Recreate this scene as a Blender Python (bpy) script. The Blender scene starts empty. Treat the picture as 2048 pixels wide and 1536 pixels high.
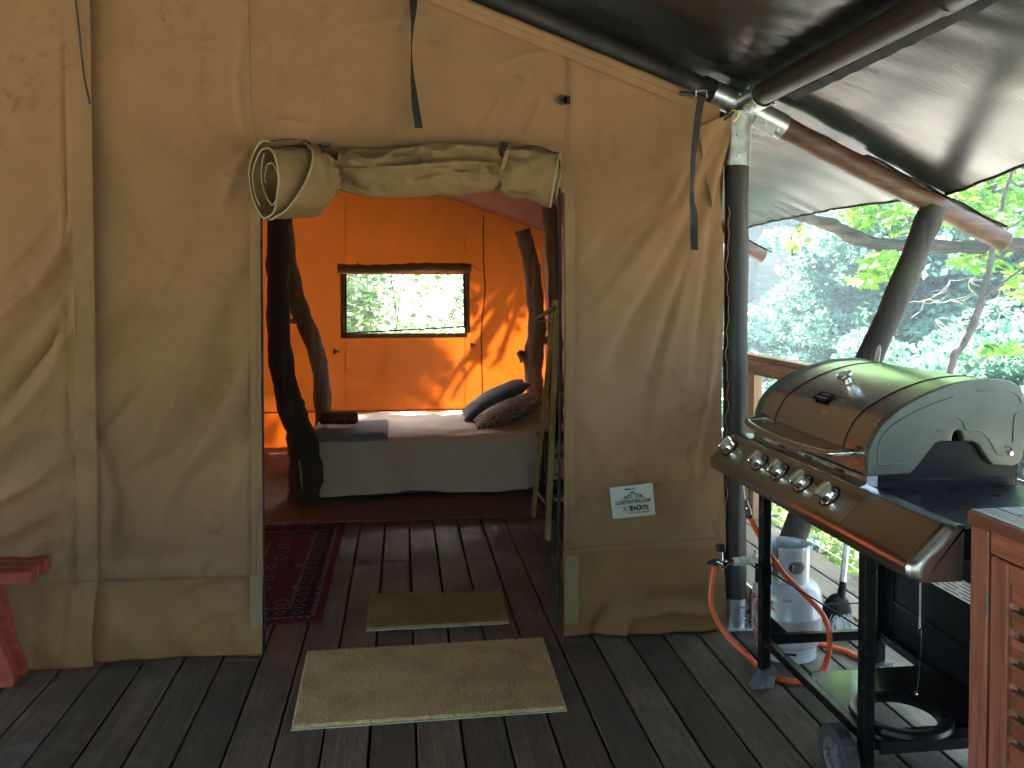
import bpy, bmesh, math, random
import numpy as np
from mathutils import Vector, Matrix, Euler
S = bpy.context.scene
COL = S.collection
R = math.radians
rng = random.Random(7)
nrs = np.random.RandomState(5)

# ------------------------------------------------------------ camera, sky, sun
F = 1716.0                               # focal length in pixels of the 2048 px wide photograph
YAW = math.atan(220 / F); PITCH = R(1.5); EYE = 1.49
PY = 580 + F * math.tan(PITCH)
cam_d = bpy.data.cameras.new('camera'); cam = bpy.data.objects.new('camera', cam_d); COL.objects.link(cam)
cam.location = (0, 0, EYE); cam.rotation_euler = (R(90) - PITCH, 0, -YAW)
cam_d.sensor_width = 36; cam_d.lens = F / 2048 * 36
cam_d.shift_y = (PY - 768) / 2048
cam_d.clip_start = 0.05; cam_d.clip_end = 600
S.camera = cam

SUN_EL, SUN_AZ = 44.0, -3.0               # azimuth measured from +Y towards +X
w = bpy.data.worlds.new('World'); S.world = w; w.use_nodes = True
nt = w.node_tree; bg = nt.nodes['Background']
sky = nt.nodes.new('ShaderNodeTexSky'); sky.sky_type = 'NISHITA'; sky.sun_disc = False
sky.sun_elevation = R(SUN_EL); sky.sun_rotation = R(SUN_AZ); sky.dust_density = 2.5; sky.air_density = 1.0; sky.ozone_density = 0.4
nt.links.new(sky.outputs[0], bg.inputs[0]); bg.inputs[1].default_value = 0.09
sd = bpy.data.lights.new('sun', 'SUN'); sun = bpy.data.objects.new('sun', sd); COL.objects.link(sun)
sd.energy = 5.0; sd.angle = R(0.7); sd.color = (1.0, 0.94, 0.84)
_d = Vector((math.sin(R(SUN_AZ)) * math.cos(R(SUN_EL)), math.cos(R(SUN_AZ)) * math.cos(R(SUN_EL)), math.sin(R(SUN_EL))))
sun.rotation_euler = _d.to_track_quat('Z', 'Y').to_euler(); sun.location = _d * 40
S.view_settings.view_transform = 'Standard'; S.view_settings.look = 'None'
S.view_settings.exposure = 4.65; S.view_settings.gamma = 1.0; S.view_settings.use_curve_mapping = False
S.render.engine = 'CYCLES'
S.cycles.max_bounces = 10; S.cycles.diffuse_bounces = 5; S.cycles.transmission_bounces = 6
S.cycles.transparent_max_bounces = 10; S.cycles.sample_clamp_indirect = 6.0
S.cycles.use_denoising = True; S.cycles.caustics_reflective = False; S.cycles.caustics_refractive = False

# ------------------------------------------------------------ measuring helpers (photo pixel -> place on a plane of the scene)
def ray(u, v):
    u = float(u); v = float(v)
    xc = (u - 1024) / F; yc = -(v - PY) / F
    f = Vector((math.sin(YAW) * math.cos(PITCH), math.cos(YAW) * math.cos(PITCH), -math.sin(PITCH)))
    r = Vector((math.cos(YAW), -math.sin(YAW), 0)); up = Vector((math.sin(YAW) * math.sin(PITCH), math.cos(YAW) * math.sin(PITCH), math.cos(PITCH)))
    return f + xc * r + yc * up
def atY(u, v, Y): d = ray(u, v); return Vector((0, 0, EYE)) + d * (Y / d.y)
def atZ(u, v, Z=0.0): d = ray(u, v); return Vector((0, 0, EYE)) + d * ((Z - EYE) / d.z)
def atX(u, v, X): d = ray(u, v); return Vector((0, 0, EYE)) + d * (X / d.x)

# ------------------------------------------------------------ mesh builder
class MB:
    def __init__(s): s.v = []; s.f = []; s.sm = []; s.uv = None
    def add(s, vs, fs, smooth=False):
        o = len(s.v); s.v += [tuple(p) for p in vs]; s.f += [tuple(i + o for i in f) for f in fs]; s.sm += [smooth] * len(fs); return s
    def box(s, c, d, rot=None, ch=0.0):
        """box of full size d at centre c with chamfered edges ch"""
        hx, hy, hz = d[0] / 2, d[1] / 2, d[2] / 2
        M = rot if rot is not None else Matrix.Identity(3)
        if ch <= 0:
            vs = [(x, y, z) for x in (-hx, hx) for y in (-hy, hy) for z in (-hz, hz)]
            fs = [(0, 1, 3, 2), (4, 6, 7, 5), (0, 4, 5, 1), (2, 3, 7, 6), (0, 2, 6, 4), (1, 5, 7, 3)]
        else:
            ch = min(ch, hx * .9, hy * .9, hz * .9)
            vs = []; idx = {}
            for ix, x in ((0, -hx), (1, hx)):
                for iy, y in ((0, -hy), (1, hy)):
                    for iz, z in ((0, -hz), (1, hz)):
                        sx, sy, sz = (1 if ix else -1), (1 if iy else -1), (1 if iz else -1)
                        idx[ix, iy, iz, 0] = len(vs); vs.append((x, y - sy * ch, z - sz * ch))
                        idx[ix, iy, iz, 1] = len(vs); vs.append((x - sx * ch, y, z - sz * ch))
                        idx[ix, iy, iz, 2] = len(vs); vs.append((x - sx * ch, y - sy * ch, z))
            I = idx; fs = []
            for a in (0, 1):
                q = [I[a, 0, 0, 0], I[a, 1, 0, 0], I[a, 1, 1, 0], I[a, 0, 1, 0]]; fs.append(q if a else q[::-1])
                q = [I[0, a, 0, 1], I[0, a, 1, 1], I[1, a, 1, 1], I[1, a, 0, 1]]; fs.append(q if a else q[::-1])
                q = [I[0, 0, a, 2], I[1, 0, a, 2], I[1, 1, a, 2], I[0, 1, a, 2]]; fs.append(q if a else q[::-1])
            for a in (0, 1):
                for b in (0, 1):
                    q = [I[a, b, 0, 0], I[a, b, 1, 0], I[a, b, 1, 1], I[a, b, 0, 1]]; fs.append(q if (a ^ b) else q[::-1])
                    q = [I[a, 0, b, 0], I[a, 1, b, 0], I[a, 1, b, 2], I[a, 0, b, 2]]; fs.append(q if not (a ^ b) else q[::-1])
                    q = [I[0, a, b, 1], I[1, a, b, 1], I[1, a, b, 2], I[0, a, b, 2]]; fs.append(q if (a ^ b) else q[::-1])
                    for c2 in (0, 1):
                        t = [I[a, b, c2, 0], I[a, b, c2, 1], I[a, b, c2, 2]]
                        fs.append(t if (a ^ b ^ c2) else t[::-1])
        s.add([M @ Vector(p) + Vector(c) for p in vs], fs); return s
    def bar(s, a, b, wd, th, up=(0, 0, 1), ch=0.002):
        """box from a to b, wd wide and th thick"""
        a = Vector(a); b = Vector(b); y = (b - a); L = y.length; y.normalize()
        x = y.cross(Vector(up))
        if x.length < 1e-4: x = y.cross(Vector((1, 0, 0)))
        x.normalize(); z = x.cross(y)
        M = Matrix((x, y, z)).transposed()
        return s.box((a + b) / 2, (wd, L, th), M, ch)
    def tube(s, pts, rad, n=10, cap=True, smooth=True, wob=0.0, seed=0, flat=1.0):
        pts = [Vector(p) for p in pts]; N = len(pts)
        if not hasattr(rad, '__len__'): rad = [rad] * N
        rs = random.Random(seed); vs = []; fs = []
        t0 = (pts[1] - pts[0]).normalized(); ref = Vector((0, 0, 1)) if abs(t0.z) < .9 else Vector((1, 0, 0))
        nrm = t0.cross(ref).normalized(); prev = t0
        for i, p in enumerate(pts):
            t = (pts[min(i + 1, N - 1)] - pts[max(i - 1, 0)]).normalized()
            q = prev.rotation_difference(t); nrm = (q @ nrm); nrm = (nrm - t * nrm.dot(t)).normalized(); prev = t
            bn = t.cross(nrm)
            for k in range(n):
                a = 2 * math.pi * k / n; rr = rad[i] * (1 + wob * (rs.random() - .5))
                vs.append(p + nrm * math.cos(a) * rr + bn * math.sin(a) * rr * flat)
        for i in range(N - 1):
            for k in range(n):
                k2 = (k + 1) % n; fs.append((i * n + k, i * n + k2, (i + 1) * n + k2, (i + 1) * n + k))
        s.add(vs, fs, smooth)
        if cap: s.add(vs[:n], [tuple(range(n))[::-1]]); s.add(vs[-n:], [tuple(range(n))])
        return s
    def cyl(s, a, b, r, n=20, r2=None, smooth=True, cap=True): return s.tube([a, b], [r, r if r2 is None else r2], n, cap, smooth)
    def lathe(s, prof, c=(0, 0, 0), n=32, M=None, smooth=True, arc=None):
        M = M or Matrix.Identity(3); vs = []; fs = []; m = len(prof)
        full = arc is None; a0, a1 = (0, 2 * math.pi) if full else arc
        cnt = n if full else n + 1
        for k in range(cnt):
            a = a0 + (a1 - a0) * k / n
            for (r_, z_) in prof: vs.append(M @ Vector((r_ * math.cos(a), r_ * math.sin(a), z_)) + Vector(c))
        for k in range(n):
            k2 = (k + 1) % cnt
            for j in range(m - 1): fs.append((k * m + j, k2 * m + j, k2 * m + j + 1, k * m + j + 1))
        s.add(vs, fs, smooth); return s
    def prism(s, poly, ax, d0, d1, smooth=False):
        """extrude 2D poly along axis ax ('x','y','z') from d0 to d1"""
        def P(a, b, d): return {'x': (d, a, b), 'y': (a, d, b), 'z': (a, b, d)}[ax]
        n = len(poly); A = [P(a, b, d0) for a, b in poly]; B = [P(a, b, d1) for a, b in poly]
        s.add(A, [tuple(range(n))]); s.add(B, [tuple(range(n))[::-1]])
        s.add(A + B, [(i, i + n, (i + 1) % n + n, (i + 1) % n) for i in range(n)], smooth); return s
    def grid(s, P, smooth=True, closed=False):
        """P: array (m, n, 3)"""
        m, n = P.shape[:2]; vs = P.reshape(-1, 3).tolist(); fs = []
        for i in range(m - 1):
            for j in range(n - 1): fs.append((i * n + j, i * n + j + 1, (i + 1) * n + j + 1, (i + 1) * n + j))
            if closed: fs.append((i * n + n - 1, i * n, (i + 1) * n, (i + 1) * n + n - 1))
        return s.add(vs, fs, smooth)
    def build(s, name, mat, parent=None, label=None, **kw):
        me = bpy.data.meshes.new(name); me.from_pydata(s.v, [], s.f)
        me.polygons.foreach_set('use_smooth', s.sm)
        bm = bmesh.new(); bm.from_mesh(me); bmesh.ops.recalc_face_normals(bm, faces=bm.faces) if kw.pop('recalc', True) else None
        bm.to_mesh(me); bm.free()
        if s.uv: pass
        me.materials.append(mat); me.update()
        if any(s.sm):
            try: me.set_sharp_from_angle(angle=R(42))
            except Exception: pass
        o = bpy.data.objects.new(name, me); COL.objects.link(o)
        if parent is not None: o.parent = parent
        if label: o['label'] = label
        for k, v in kw.items(): o[k] = v
        return o

def tag(o, label=None, cat=None, group=None, kind=None):
    if label: o['label'] = label
    if cat: o['category'] = cat
    if group: o['group'] = group
    if kind: o['kind'] = kind
    return o
def empty(name, loc=(0, 0, 0), label=None, cat=None, group=None, kind=None):
    o = bpy.data.objects.new(name, None); COL.objects.link(o); o.location = loc; o.empty_display_size = .1
    bpy.context.view_layer.update()
    return tag(o, label, cat, group, kind)
def hang(parent, *obs):
    """parent objects that were built in world coordinates under an empty that stands at its own place"""
    for o in obs:
        o.parent = parent; o.matrix_parent_inverse = Matrix.Translation(-Vector(parent.location))
def thing(name, loc, label, cat, group=None, kind=None):
    e = empty(name, loc, label, cat, group, kind); return e
class T:
    """a thing whose parts are built in world coordinates"""
    def __init__(s, name, loc, label, cat, group=None, kind=None): s.e = empty(name, loc, label, cat, group, kind)
    def part(s, name, mb, mat, label=None, under=None, **kw):
        o = mb.build(name, mat, None, label, **kw)
        if under is None: hang(s.e, o)
        else:
            o.parent = under                       # the part above already stands in world coordinates
        return o
def smooth_path(pts, k=6):
    """Catmull-Rom through the points"""
    P = [Vector(p) for p in pts]; P = [P[0] * 2 - P[1]] + P + [P[-1] * 2 - P[-2]]; out = []
    for i in range(1, len(P) - 2):
        for j in range(k):
            t = j / k; a, b, c, d = P[i - 1], P[i], P[i + 1], P[i + 2]
            out.append(.5 * ((2 * b) + (c - a) * t + (2 * a - 5 * b + 4 * c - d) * t * t + (3 * b - a - 3 * c + d) * t ** 3))
    out.append(P[-2]); return out
def interp(vals, n):
    x = np.linspace(0, len(vals) - 1, n); return list(np.interp(x, range(len(vals)), vals))

# ------------------------------------------------------------ materials
def mat(name):
    m = bpy.data.materials.new(name); m.use_nodes = True; t = m.node_tree
    p = t.nodes['Principled BSDF']; return m, t, p, t.nodes['Material Output']
def N(t, typ, **kw):
    n = t.nodes.new(typ)
    for k, v in kw.items():
        if k in n.inputs: n.inputs[k].default_value = v
        else: setattr(n, k, v)
    return n
def coords(t, scale=(1, 1, 1), kind='Object', per_object=False):
    tc = N(t, 'ShaderNodeTexCoord'); mp = N(t, 'ShaderNodeMapping'); mp.inputs['Scale'].default_value = scale
    t.links.new(tc.outputs[kind], mp.inputs[0])
    if per_object:
        oi = N(t, 'ShaderNodeObjectInfo'); mu = N(t, 'ShaderNodeMath', operation='MULTIPLY'); mu.inputs[1].default_value = 37.0
        t.links.new(oi.outputs['Random'], mu.inputs[0])
        cb = N(t, 'ShaderNodeCombineXYZ'); 
        for i in range(3): t.links.new(mu.outputs[0], cb.inputs[i])
        t.links.new(cb.outputs[0], mp.inputs['Location'])
    return mp.outputs[0]
def noise(t, vec, scale, detail=4, rough=.55, dist=0.0):
    n = N(t, 'ShaderNodeTexNoise'); n.inputs['Scale'].default_value = scale; n.inputs['Detail'].default_value = detail
    n.inputs['Roughness'].default_value = rough; n.inputs['Distortion'].default_value = dist; t.links.new(vec, n.inputs['Vector']); return n.outputs['Fac']
def ramp(t, fac, stops):
    r = N(t, 'ShaderNodeValToRGB'); e = r.color_ramp.elements
    while len(e) < len(stops): e.new(.5)
    for i, (p, c) in enumerate(stops):
        e[i].position = p; e[i].color = (*c, 1) if hasattr(c, '__len__') else (c, c, c, 1)
    t.links.new(fac, r.inputs[0]); return r.outputs[0]
def mix(t, fac, a, b, mode='MIX'):
    m = N(t, 'ShaderNodeMix', data_type='RGBA', blend_type=mode)
    for sock, val in ((m.inputs[0], fac), (m.inputs[6], a), (m.inputs[7], b)):
        if hasattr(val, 'links') or isinstance(val, bpy.types.NodeSocket): t.links.new(val, sock)
        elif hasattr(val, '__len__'): sock.default_value = (*val, 1)
        else: sock.default_value = val
    return m.outputs[2]
def bump(t, p, h, strength=.3, dist=.002, prev=None):
    b = N(t, 'ShaderNodeBump'); b.inputs['Strength'].default_value = strength; b.inputs['Distance'].default_value = dist
    t.links.new(h, b.inputs['Height'])
    if prev is not None: t.links.new(prev, b.inputs['Normal'])
    if p is not None: t.links.new(b.outputs[0], p.inputs['Normal'])
    return b.outputs[0]
def math_(t, op, a, b=None, clamp=False):
    m = N(t, 'ShaderNodeMath', operation=op); m.use_clamp = clamp
    for i, v in enumerate((a, b)):
        if v is None: continue
        if isinstance(v, bpy.types.NodeSocket): t.links.new(v, m.inputs[i])
        else: m.inputs[i].default_value = v
    return m.outputs[0]

def plain(name, col, rough=.5, metal=0.0, var=.25, vscale=9, bmp=0.0, bscale=60, coat=0.0, spec=.5, dirt=None):
    m, t, p, o = mat(name); v = coords(t)
    n = noise(t, v, vscale, 5); lo = [c * (1 - var) for c in col]; hi = [min(1, c * (1 + var * .6)) for c in col]
    c = ramp(t, n, [(.3, lo), (.7, hi)])
    if var == 0: c = ramp(t, n, [(0, col), (1, col)])
    if dirt:
        d = ramp(t, noise(t, v, vscale * 2.3, 8, .65, .6), [(.52, 0.0), (.68, 1.0)]); c = mix(t, d, c, dirt)
    t.links.new(c, p.inputs['Base Color'])
    rr = ramp(t, noise(t, v, vscale * 1.7, 4), [(.3, max(0, rough * .8)), (.7, min(1, rough * 1.2))]); t.links.new(rr, p.inputs['Roughness'])
    p.inputs['Metallic'].default_value = metal; p.inputs['Specular IOR Level'].default_value = spec
    if coat: p.inputs['Coat Weight'].default_value = coat; p.inputs['Coat Roughness'].default_value = .15
    if bmp: bump(t, p, noise(t, v, bscale, 4), bmp, .002)
    return m

def wood(name, lo, mid, hi, axis='y', grain=1.0, rough=.7, bmp=.4, knots=True, var=.35, green=0.0):
    """sawn or round wood, grain running along axis; one tint per object"""
    m, t, p, o = mat(name)
    sc = {'x': (1.2, 22, 22), 'y': (22, 1.2, 22), 'z': (22, 22, 1.2)}[axis]; sc = tuple(a * grain for a in sc)
    v = coords(t, sc, per_object=True); v1 = coords(t, (1, 1, 1), per_object=True)
    n1 = noise(t, v, 1.6, 8, .62, .5); n2 = noise(t, v, 6.0, 6, .6)
    c = ramp(t, n1, [(.28, lo), (.5, mid), (.74, hi)])
    c = mix(t, ramp(t, n2, [(.42, 0.0), (.6, .55)]), c, [a * .55 for a in lo])
    big = noise(t, v1, 2.2, 5, .6)
    c = mix(t, ramp(t, big, [(.4, 0.0), (.75, .6)]), c, [a * .6 for a in mid])
    if green: c = mix(t, ramp(t, noise(t, v1, 3.1, 5), [(.5, 0.0), (.7, green)]), c, (.10, .13, .05))
    oi = N(t, 'ShaderNodeObjectInfo'); f = ramp(t, oi.outputs['Random'], [(0, 1 - var), (1, 1 + var * .5)])
    c = mix(t, 1.0, c, f, 'MULTIPLY')
    if knots:
        vo = N(t, 'ShaderNodeTexVoronoi'); vv = coords(t, tuple(a * .18 if a > 5 else a * 1.2 for a in sc), per_object=True)
        t.links.new(vv, vo.inputs['Vector']); vo.inputs['Scale'].default_value = 1.3
        c = mix(t, ramp(t, vo.outputs['Distance'], [(.03, .8), (.10, 0.0)]), c, [a * .3 for a in lo])
    t.links.new(c, p.inputs['Base Color'])
    t.links.new(ramp(t, n1, [(.3, min(1, rough + .15)), (.7, rough - .1)]), p.inputs['Roughness'])
    bump(t, p, n2, bmp, .003, bump(t, None, n1, bmp * .7, .004)); return m
def deck_mat():
    m, t, p, o = mat('weathered_deck_board'); 
    v = coords(t, (26, 1.3, 26), per_object=True); v1 = coords(t, (1, 1, 1), per_object=True)
    n1 = noise(t, v, 1.4, 9, .65, .6); n2 = noise(t, v, 7, 6, .6); big = noise(t, v1, 2.6, 6, .62, .4)
    c = ramp(t, n1, [(.3, (.052, .032, .020)), (.5, (.110, .072, .044)), (.72, (.175, .122, .078))])
    c = mix(t, ramp(t, n2, [(.45, 0.0), (.62, .6)]), c, (.022, .016, .012))
    c = mix(t, ramp(t, big, [(.42, 0.0), (.7, .75)]), c, (.045, .036, .027))
    c = mix(t, ramp(t, noise(t, v1, 7.5, 7, .7, .8), [(.56, 0.0), (.68, .5)]), c, (.15, .125, .10))
    oi = N(t, 'ShaderNodeObjectInfo'); c = mix(t, 1.0, c, ramp(t, oi.outputs['Random'], [(0, .62), (1, 1.35)]), 'MULTIPLY')
    vo = N(t, 'ShaderNodeTexVoronoi'); vo.inputs['Scale'].default_value = 1.0
    t.links.new(coords(t, (5, 1.1, 5), per_object=True), vo.inputs['Vector'])
    c = mix(t, ramp(t, vo.outputs['Distance'], [(.03, .85), (.085, 0.0)]), c, (.012, .008, .006))
    # screw heads: two across the board at every joist
    tc = N(t, 'ShaderNodeTexCoord'); sx = N(t, 'ShaderNodeSeparateXYZ'); t.links.new(tc.outputs['Object'], sx.inputs[0])
    fy = math_(t, 'PINGPONG', sx.outputs[1], .225); ax = math_(t, 'ABSOLUTE', math_(t, 'SUBTRACT', math_(t, 'ABSOLUTE', sx.outputs[0]), .045))
    d = math_(t, 'SQRT', math_(t, 'ADD', math_(t, 'POWER', fy, 2.0), math_(t, 'POWER', ax, 2.0)))
    k = ramp(t, math_(t, 'MULTIPLY', d, 20.0), [(.07, 1.0), (.12, 0.0)]); c = mix(t, k, c, (.008, .007, .006))
    t.links.new(c, p.inputs['Base Color'])
    t.links.new(ramp(t, big, [(.3, .52), (.7, .78)]), p.inputs['Roughness'])
    bump(t, p, n2, .5, .0025, bump(t, None, n1, .35, .003)); return m

def canvas_mat(name, base, trans, tw, rough=.85, green=.5, stain=1.0, fine=1.0, spec=.25):
    """tent cloth: reflects base, lets light through in the colour trans with weight tw"""
    m, t, p, o = mat(name); v = coords(t)
    n = noise(t, v, 1.7, 5, .6, .4); c = mix(t, ramp(t, n, [(.35, 0.0), (.7, green)]), base, [base[0] * .78, base[1] * .92, base[2] * .82])  # greenish tint of the light put into the cloth colour, in broad patches
    c = mix(t, ramp(t, noise(t, v, 5, 7, .7, .9), [(.40, 0.0), (.72, .45 * stain)]), c, [a * .60 for a in base])
    # scuffs: thin dark scratchy marks in patches
    vs = coords(t, (1, 1, 1.0)); sc = noise(t, vs, 9, 8, .72, 1.4); msk = ramp(t, noise(t, v, 2.3, 3), [(.46, 0.0), (.58, 1.0)])
    sc = math_(t, 'MULTIPLY', ramp(t, sc, [(.555, 0.0), (.66, .42 * stain)]), msk)
    c = mix(t, sc, c, [a * .32 for a in base])
    t.links.new(c, p.inputs['Base Color']); p.inputs['Roughness'].default_value = rough; p.inputs['Specular IOR Level'].default_value = spec
    wv = noise(t, coords(t, (1, 1, .35)), 240, 3, .6); nb = bump(t, p, noise(t, v, 38, 6, .6, .5), .25 * fine, .004, bump(t, None, wv, .22, .0015))
    tr = N(t, 'ShaderNodeBsdfTranslucent')
    tc = mix(t, ramp(t, noise(t, v, 3.0, 6, .65), [(.3, 0.0), (.75, .35)]), trans, [a * .6 for a in trans])
    tc = mix(t, 1.0, tc, ramp(t, noise(t, coords(t, (3, 3, 60)), 4, 3), [(.3, .86), (.7, 1.06)]), 'MULTIPLY')
    t.links.new(tc, tr.inputs[0]); t.links.new(nb, tr.inputs['Normal'])
    mx = N(t, 'ShaderNodeMixShader'); mx.inputs[0].default_value = tw
    t.links.new(p.outputs[0], mx.inputs[1]); t.links.new(tr.outputs[0], mx.inputs[2]); t.links.new(mx.outputs[0], o.inputs[0]); return m

def leaf_mat(name, lo, hi, tlo, thi, tw=.45, rough=.45):
    m, t, p, o = mat(name)
    gi = N(t, 'ShaderNodeNewGeometry'); v = coords(t)
    f = gi.outputs['Random Per Island']; big = noise(t, v, .9, 3)
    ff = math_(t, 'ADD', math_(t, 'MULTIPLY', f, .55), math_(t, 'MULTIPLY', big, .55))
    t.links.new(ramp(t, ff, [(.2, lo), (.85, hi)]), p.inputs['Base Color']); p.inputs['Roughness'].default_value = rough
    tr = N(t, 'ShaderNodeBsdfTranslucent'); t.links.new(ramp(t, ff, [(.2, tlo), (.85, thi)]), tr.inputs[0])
    mx = N(t, 'ShaderNodeMixShader'); mx.inputs[0].default_value = tw
    t.links.new(p.outputs[0], mx.inputs[1]); t.links.new(tr.outputs[0], mx.inputs[2]); t.links.new(mx.outputs[0], o.inputs[0]); return m

def steel_mat(name, col=(.56, .54, .52), rough=.27, axis='y', b=.12, metal=1.0):
    m, t, p, o = mat(name)
    sc = {'x': (.5, 70, 70), 'y': (70, .5, 70), 'z': (70, 70, .5)}[axis]
    n = noise(t, coords(t, sc), 2.0, 4, .6); big = noise(t, coords(t), 5, 5, .6)
    p.inputs['Base Color'].default_value = (*col, 1)
    p.inputs['Metallic'].default_value = metal
    r = math_(t, 'ADD', math_(t, 'MULTIPLY', n, .06), math_(t, 'MULTIPLY', big, .12)); r = math_(t, 'ADD', r, rough - .09); b *= .12
    t.links.new(r, p.inputs['Roughness']); bump(t, p, n, b, .0006); return m

M = {}
M['deck'] = deck_mat()
M['canvas'] = canvas_mat('tent_canvas', (.25, .135, .069), (.95, .42, .09), .04, green=.3)
M['canvas_back'] = canvas_mat('sunlit_tent_canvas', (.17, .085, .042), (.95, .18, .014), .084, stain=.8)
M['canvas_skirt'] = canvas_mat('coated_canvas_skirt', (.225, .115, .044), (.9, .35, .05), .03, rough=.6, green=.2, spec=.2, fine=1.3)
M['skirt_back'] = canvas_mat('back_skirt', (.30, .16, .07), (.95, .16, .01), .08, rough=.5, green=.3, spec=.4)
M['canvas_flap'] = canvas_mat('rolled_flap_canvas', (.215, .130, .062), (.8, .45, .15), .03, green=.12, fine=1.0)
M['canvas_light'] = canvas_mat('pale_hem_tape', (.235, .16, .085), (.8, .5, .2), .04, green=.1)
M['piping'] = plain('flap_edge_binding', (.27, .20, .115), .8)
M['liner'] = canvas_mat('roof_liner', (.40, .25, .20), (.9, .40, .28), .05, stain=.4)
M['seam'] = plain('seam_thread', (.16, .10, .045), .9)
M['webbing'] = plain('black_webbing', (.005, .005, .0055), .85, bmp=.5, bscale=400)
M['black_plastic'] = plain('black_plastic', (.02, .02, .02), .4)
M['cord'] = plain('dark_cord', (.03, .028, .025), .8)
M['galv'] = plain('galvanised_steel', (.50, .52, .53), .36, metal=.9, var=.35, vscale=26, bmp=.15, bscale=90)
M['chrome'] = plain('chrome', (.72, .72, .72), .09, metal=1.0, var=.05)
M['steel'] = steel_mat('brushed_steel', (.46, .44, .41), .25)
M['steel_panel'] = steel_mat('brushed_steel_panel', (.36, .35, .345), .25)
M['alu'] = plain('cast_aluminium', (.075, .080, .060), .48, metal=.25, var=.12, vscale=14, bmp=.2, bscale=120)
M['black_paint'] = plain('black_enamel', (.006, .006, .0062), .30, var=0, vscale=6, spec=.2)
M['black_gloss'] = plain('glossy_black_enamel', (.008, .008, .009), .18, var=0, vscale=6, coat=.5)
M['black_matt'] = plain('black_sheet_metal', (.006, .006, .0064), .45, var=0, vscale=6, spec=.12)
M['rubber'] = plain('tyre_rubber', (.028, .028, .032), .75, vscale=40, bmp=.3, dirt=(.09, .085, .08))
M['hub'] = plain('dusty_hub_plastic', (.09, .09, .09), .5, dirt=(.30, .30, .30))
M['hose'] = plain('orange_gas_hose', (.72, .10, .018), .42, var=.12)
M['cylinder'] = plain('grey_cylinder_paint', (.44, .46, .49), .28, var=.07, vscale=16, coat=.3, bmp=.02)
M['white_plastic'] = plain('white_plastic', (.62, .62, .58), .45)
M['brass'] = plain('brass', (.5, .36, .12), .35, metal=1.0)
M['red_ink'] = plain('red_stencil_paint', (.62, .03, .03), .5)
M['black_ink'] = plain('black_print', (.015, .015, .015), .6)
M['label'] = plain('white_label_cloth', (.46, .46, .42), .6, var=.08)
M['label2'] = plain('warning_sticker', (.55, .56, .56), .45, var=.1)
M['tape'] = plain('yellow_tape', (.65, .48, .04), .5)
M['pole'] = wood('dark_stained_pole', (.010, .007, .0055), (.022, .016, .012), (.042, .032, .026), 'z', .5, .6, .5)
M['pole_y'] = wood('dark_stained_purlin', (.010, .006, .005), (.021, .014, .011), (.04, .028, .022), 'y', .5, .42, .5)
M['rafter'] = wood('brown_round_rafter', (.035, .014, .007), (.085, .036, .018), (.155, .075, .038), 'x', .5, .55, .5)
M['strut'] = wood('mossy_strut', (.020, .015, .011), (.042, .033, .024), (.075, .06, .042), 'z', .5, .8, .8, green=.35)
M['endgrain'] = plain('fresh_sawn_end', (.42, .27, .14), .8, vscale=30, bmp=.4)
M['rail'] = wood('railing_timber', (.16, .085, .04), (.30, .18, .09), (.45, .30, .17), 'y', .6, .7, .3)
M['railpost'] = wood('railing_post_timber', (.16, .085, .04), (.30, .18, .09), (.45, .30, .17), 'z', .6, .7, .3)
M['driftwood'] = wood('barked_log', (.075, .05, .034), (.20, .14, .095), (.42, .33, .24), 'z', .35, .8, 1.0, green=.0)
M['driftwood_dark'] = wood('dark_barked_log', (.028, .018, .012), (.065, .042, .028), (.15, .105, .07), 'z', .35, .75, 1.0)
M['red_bench'] = wood('red_painted_timber', (.22, .028, .014), (.34, .050, .026), (.40, .075, .04), 'x', .8, .5, .3, knots=False, var=.15)
M['jarrah'] = wood('oiled_red_hardwood', (.16, .045, .024), (.29, .095, .055), (.38, .15, .09), 'z', .6, .42, .2, knots=False, var=.25)
M['jarrah_y'] = wood('oiled_red_hardwood_rail', (.16, .045, .022), (.30, .095, .050), (.40, .16, .09), 'y', .6, .42, .2, knots=False, var=.35)
M['jarrah_top'] = wood('greyed_table_top', (.07, .055, .05), (.14, .11, .10), (.2, .17, .16), 'y', .6, .5, .3, knots=False)
M['ladder'] = wood('yellow_green_ladder_wood', (.22, .17, .05), (.36, .29, .10), (.48, .40, .17), 'z', .5, .6, .2)
M['tile'] = plain('pale_lilac_tile', (.50, .48, .58), .12, var=.08, coat=.5)
M['sheet'] = plain('white_bed_linen', (.58, .46, .36), .85, var=.06, vscale=5, bmp=.5, bscale=22)
M['dark_wood'] = wood('dark_bed_timber', (.02, .012, .008), (.045, .028, .018), (.08, .05, .032), 'x', .6, .6, .3)

def coir_mat(name, a, b, c2):
    m, t, p, o = mat(name); v = coords(t)
    n = noise(t, v, 260, 3, .7); n2 = noise(t, v, 6, 4)
    c = ramp(t, n, [(.33, a), (.5, b), (.68, c2)]); c = mix(t, ramp(t, n2, [(.4, 0.0), (.75, .4)]), c, [x * .7 for x in a])
    t.links.new(c, p.inputs['Base Color']); p.inputs['Roughness'].default_value = .95; p.inputs['Specular IOR Level'].default_value = .1
    bump(t, p, n, .8, .004); return m
M['coir'] = coir_mat('coir_pile', (.25, .15, .055), (.56, .37, .155), (.72, .53, .27))
M['coir_in'] = coir_mat('olive_coir_pile', (.16, .105, .030), (.34, .235, .075), (.46, .34, .13))
M['mat_edge'] = plain('mat_backing', (.40, .34, .22), .8)
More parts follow.
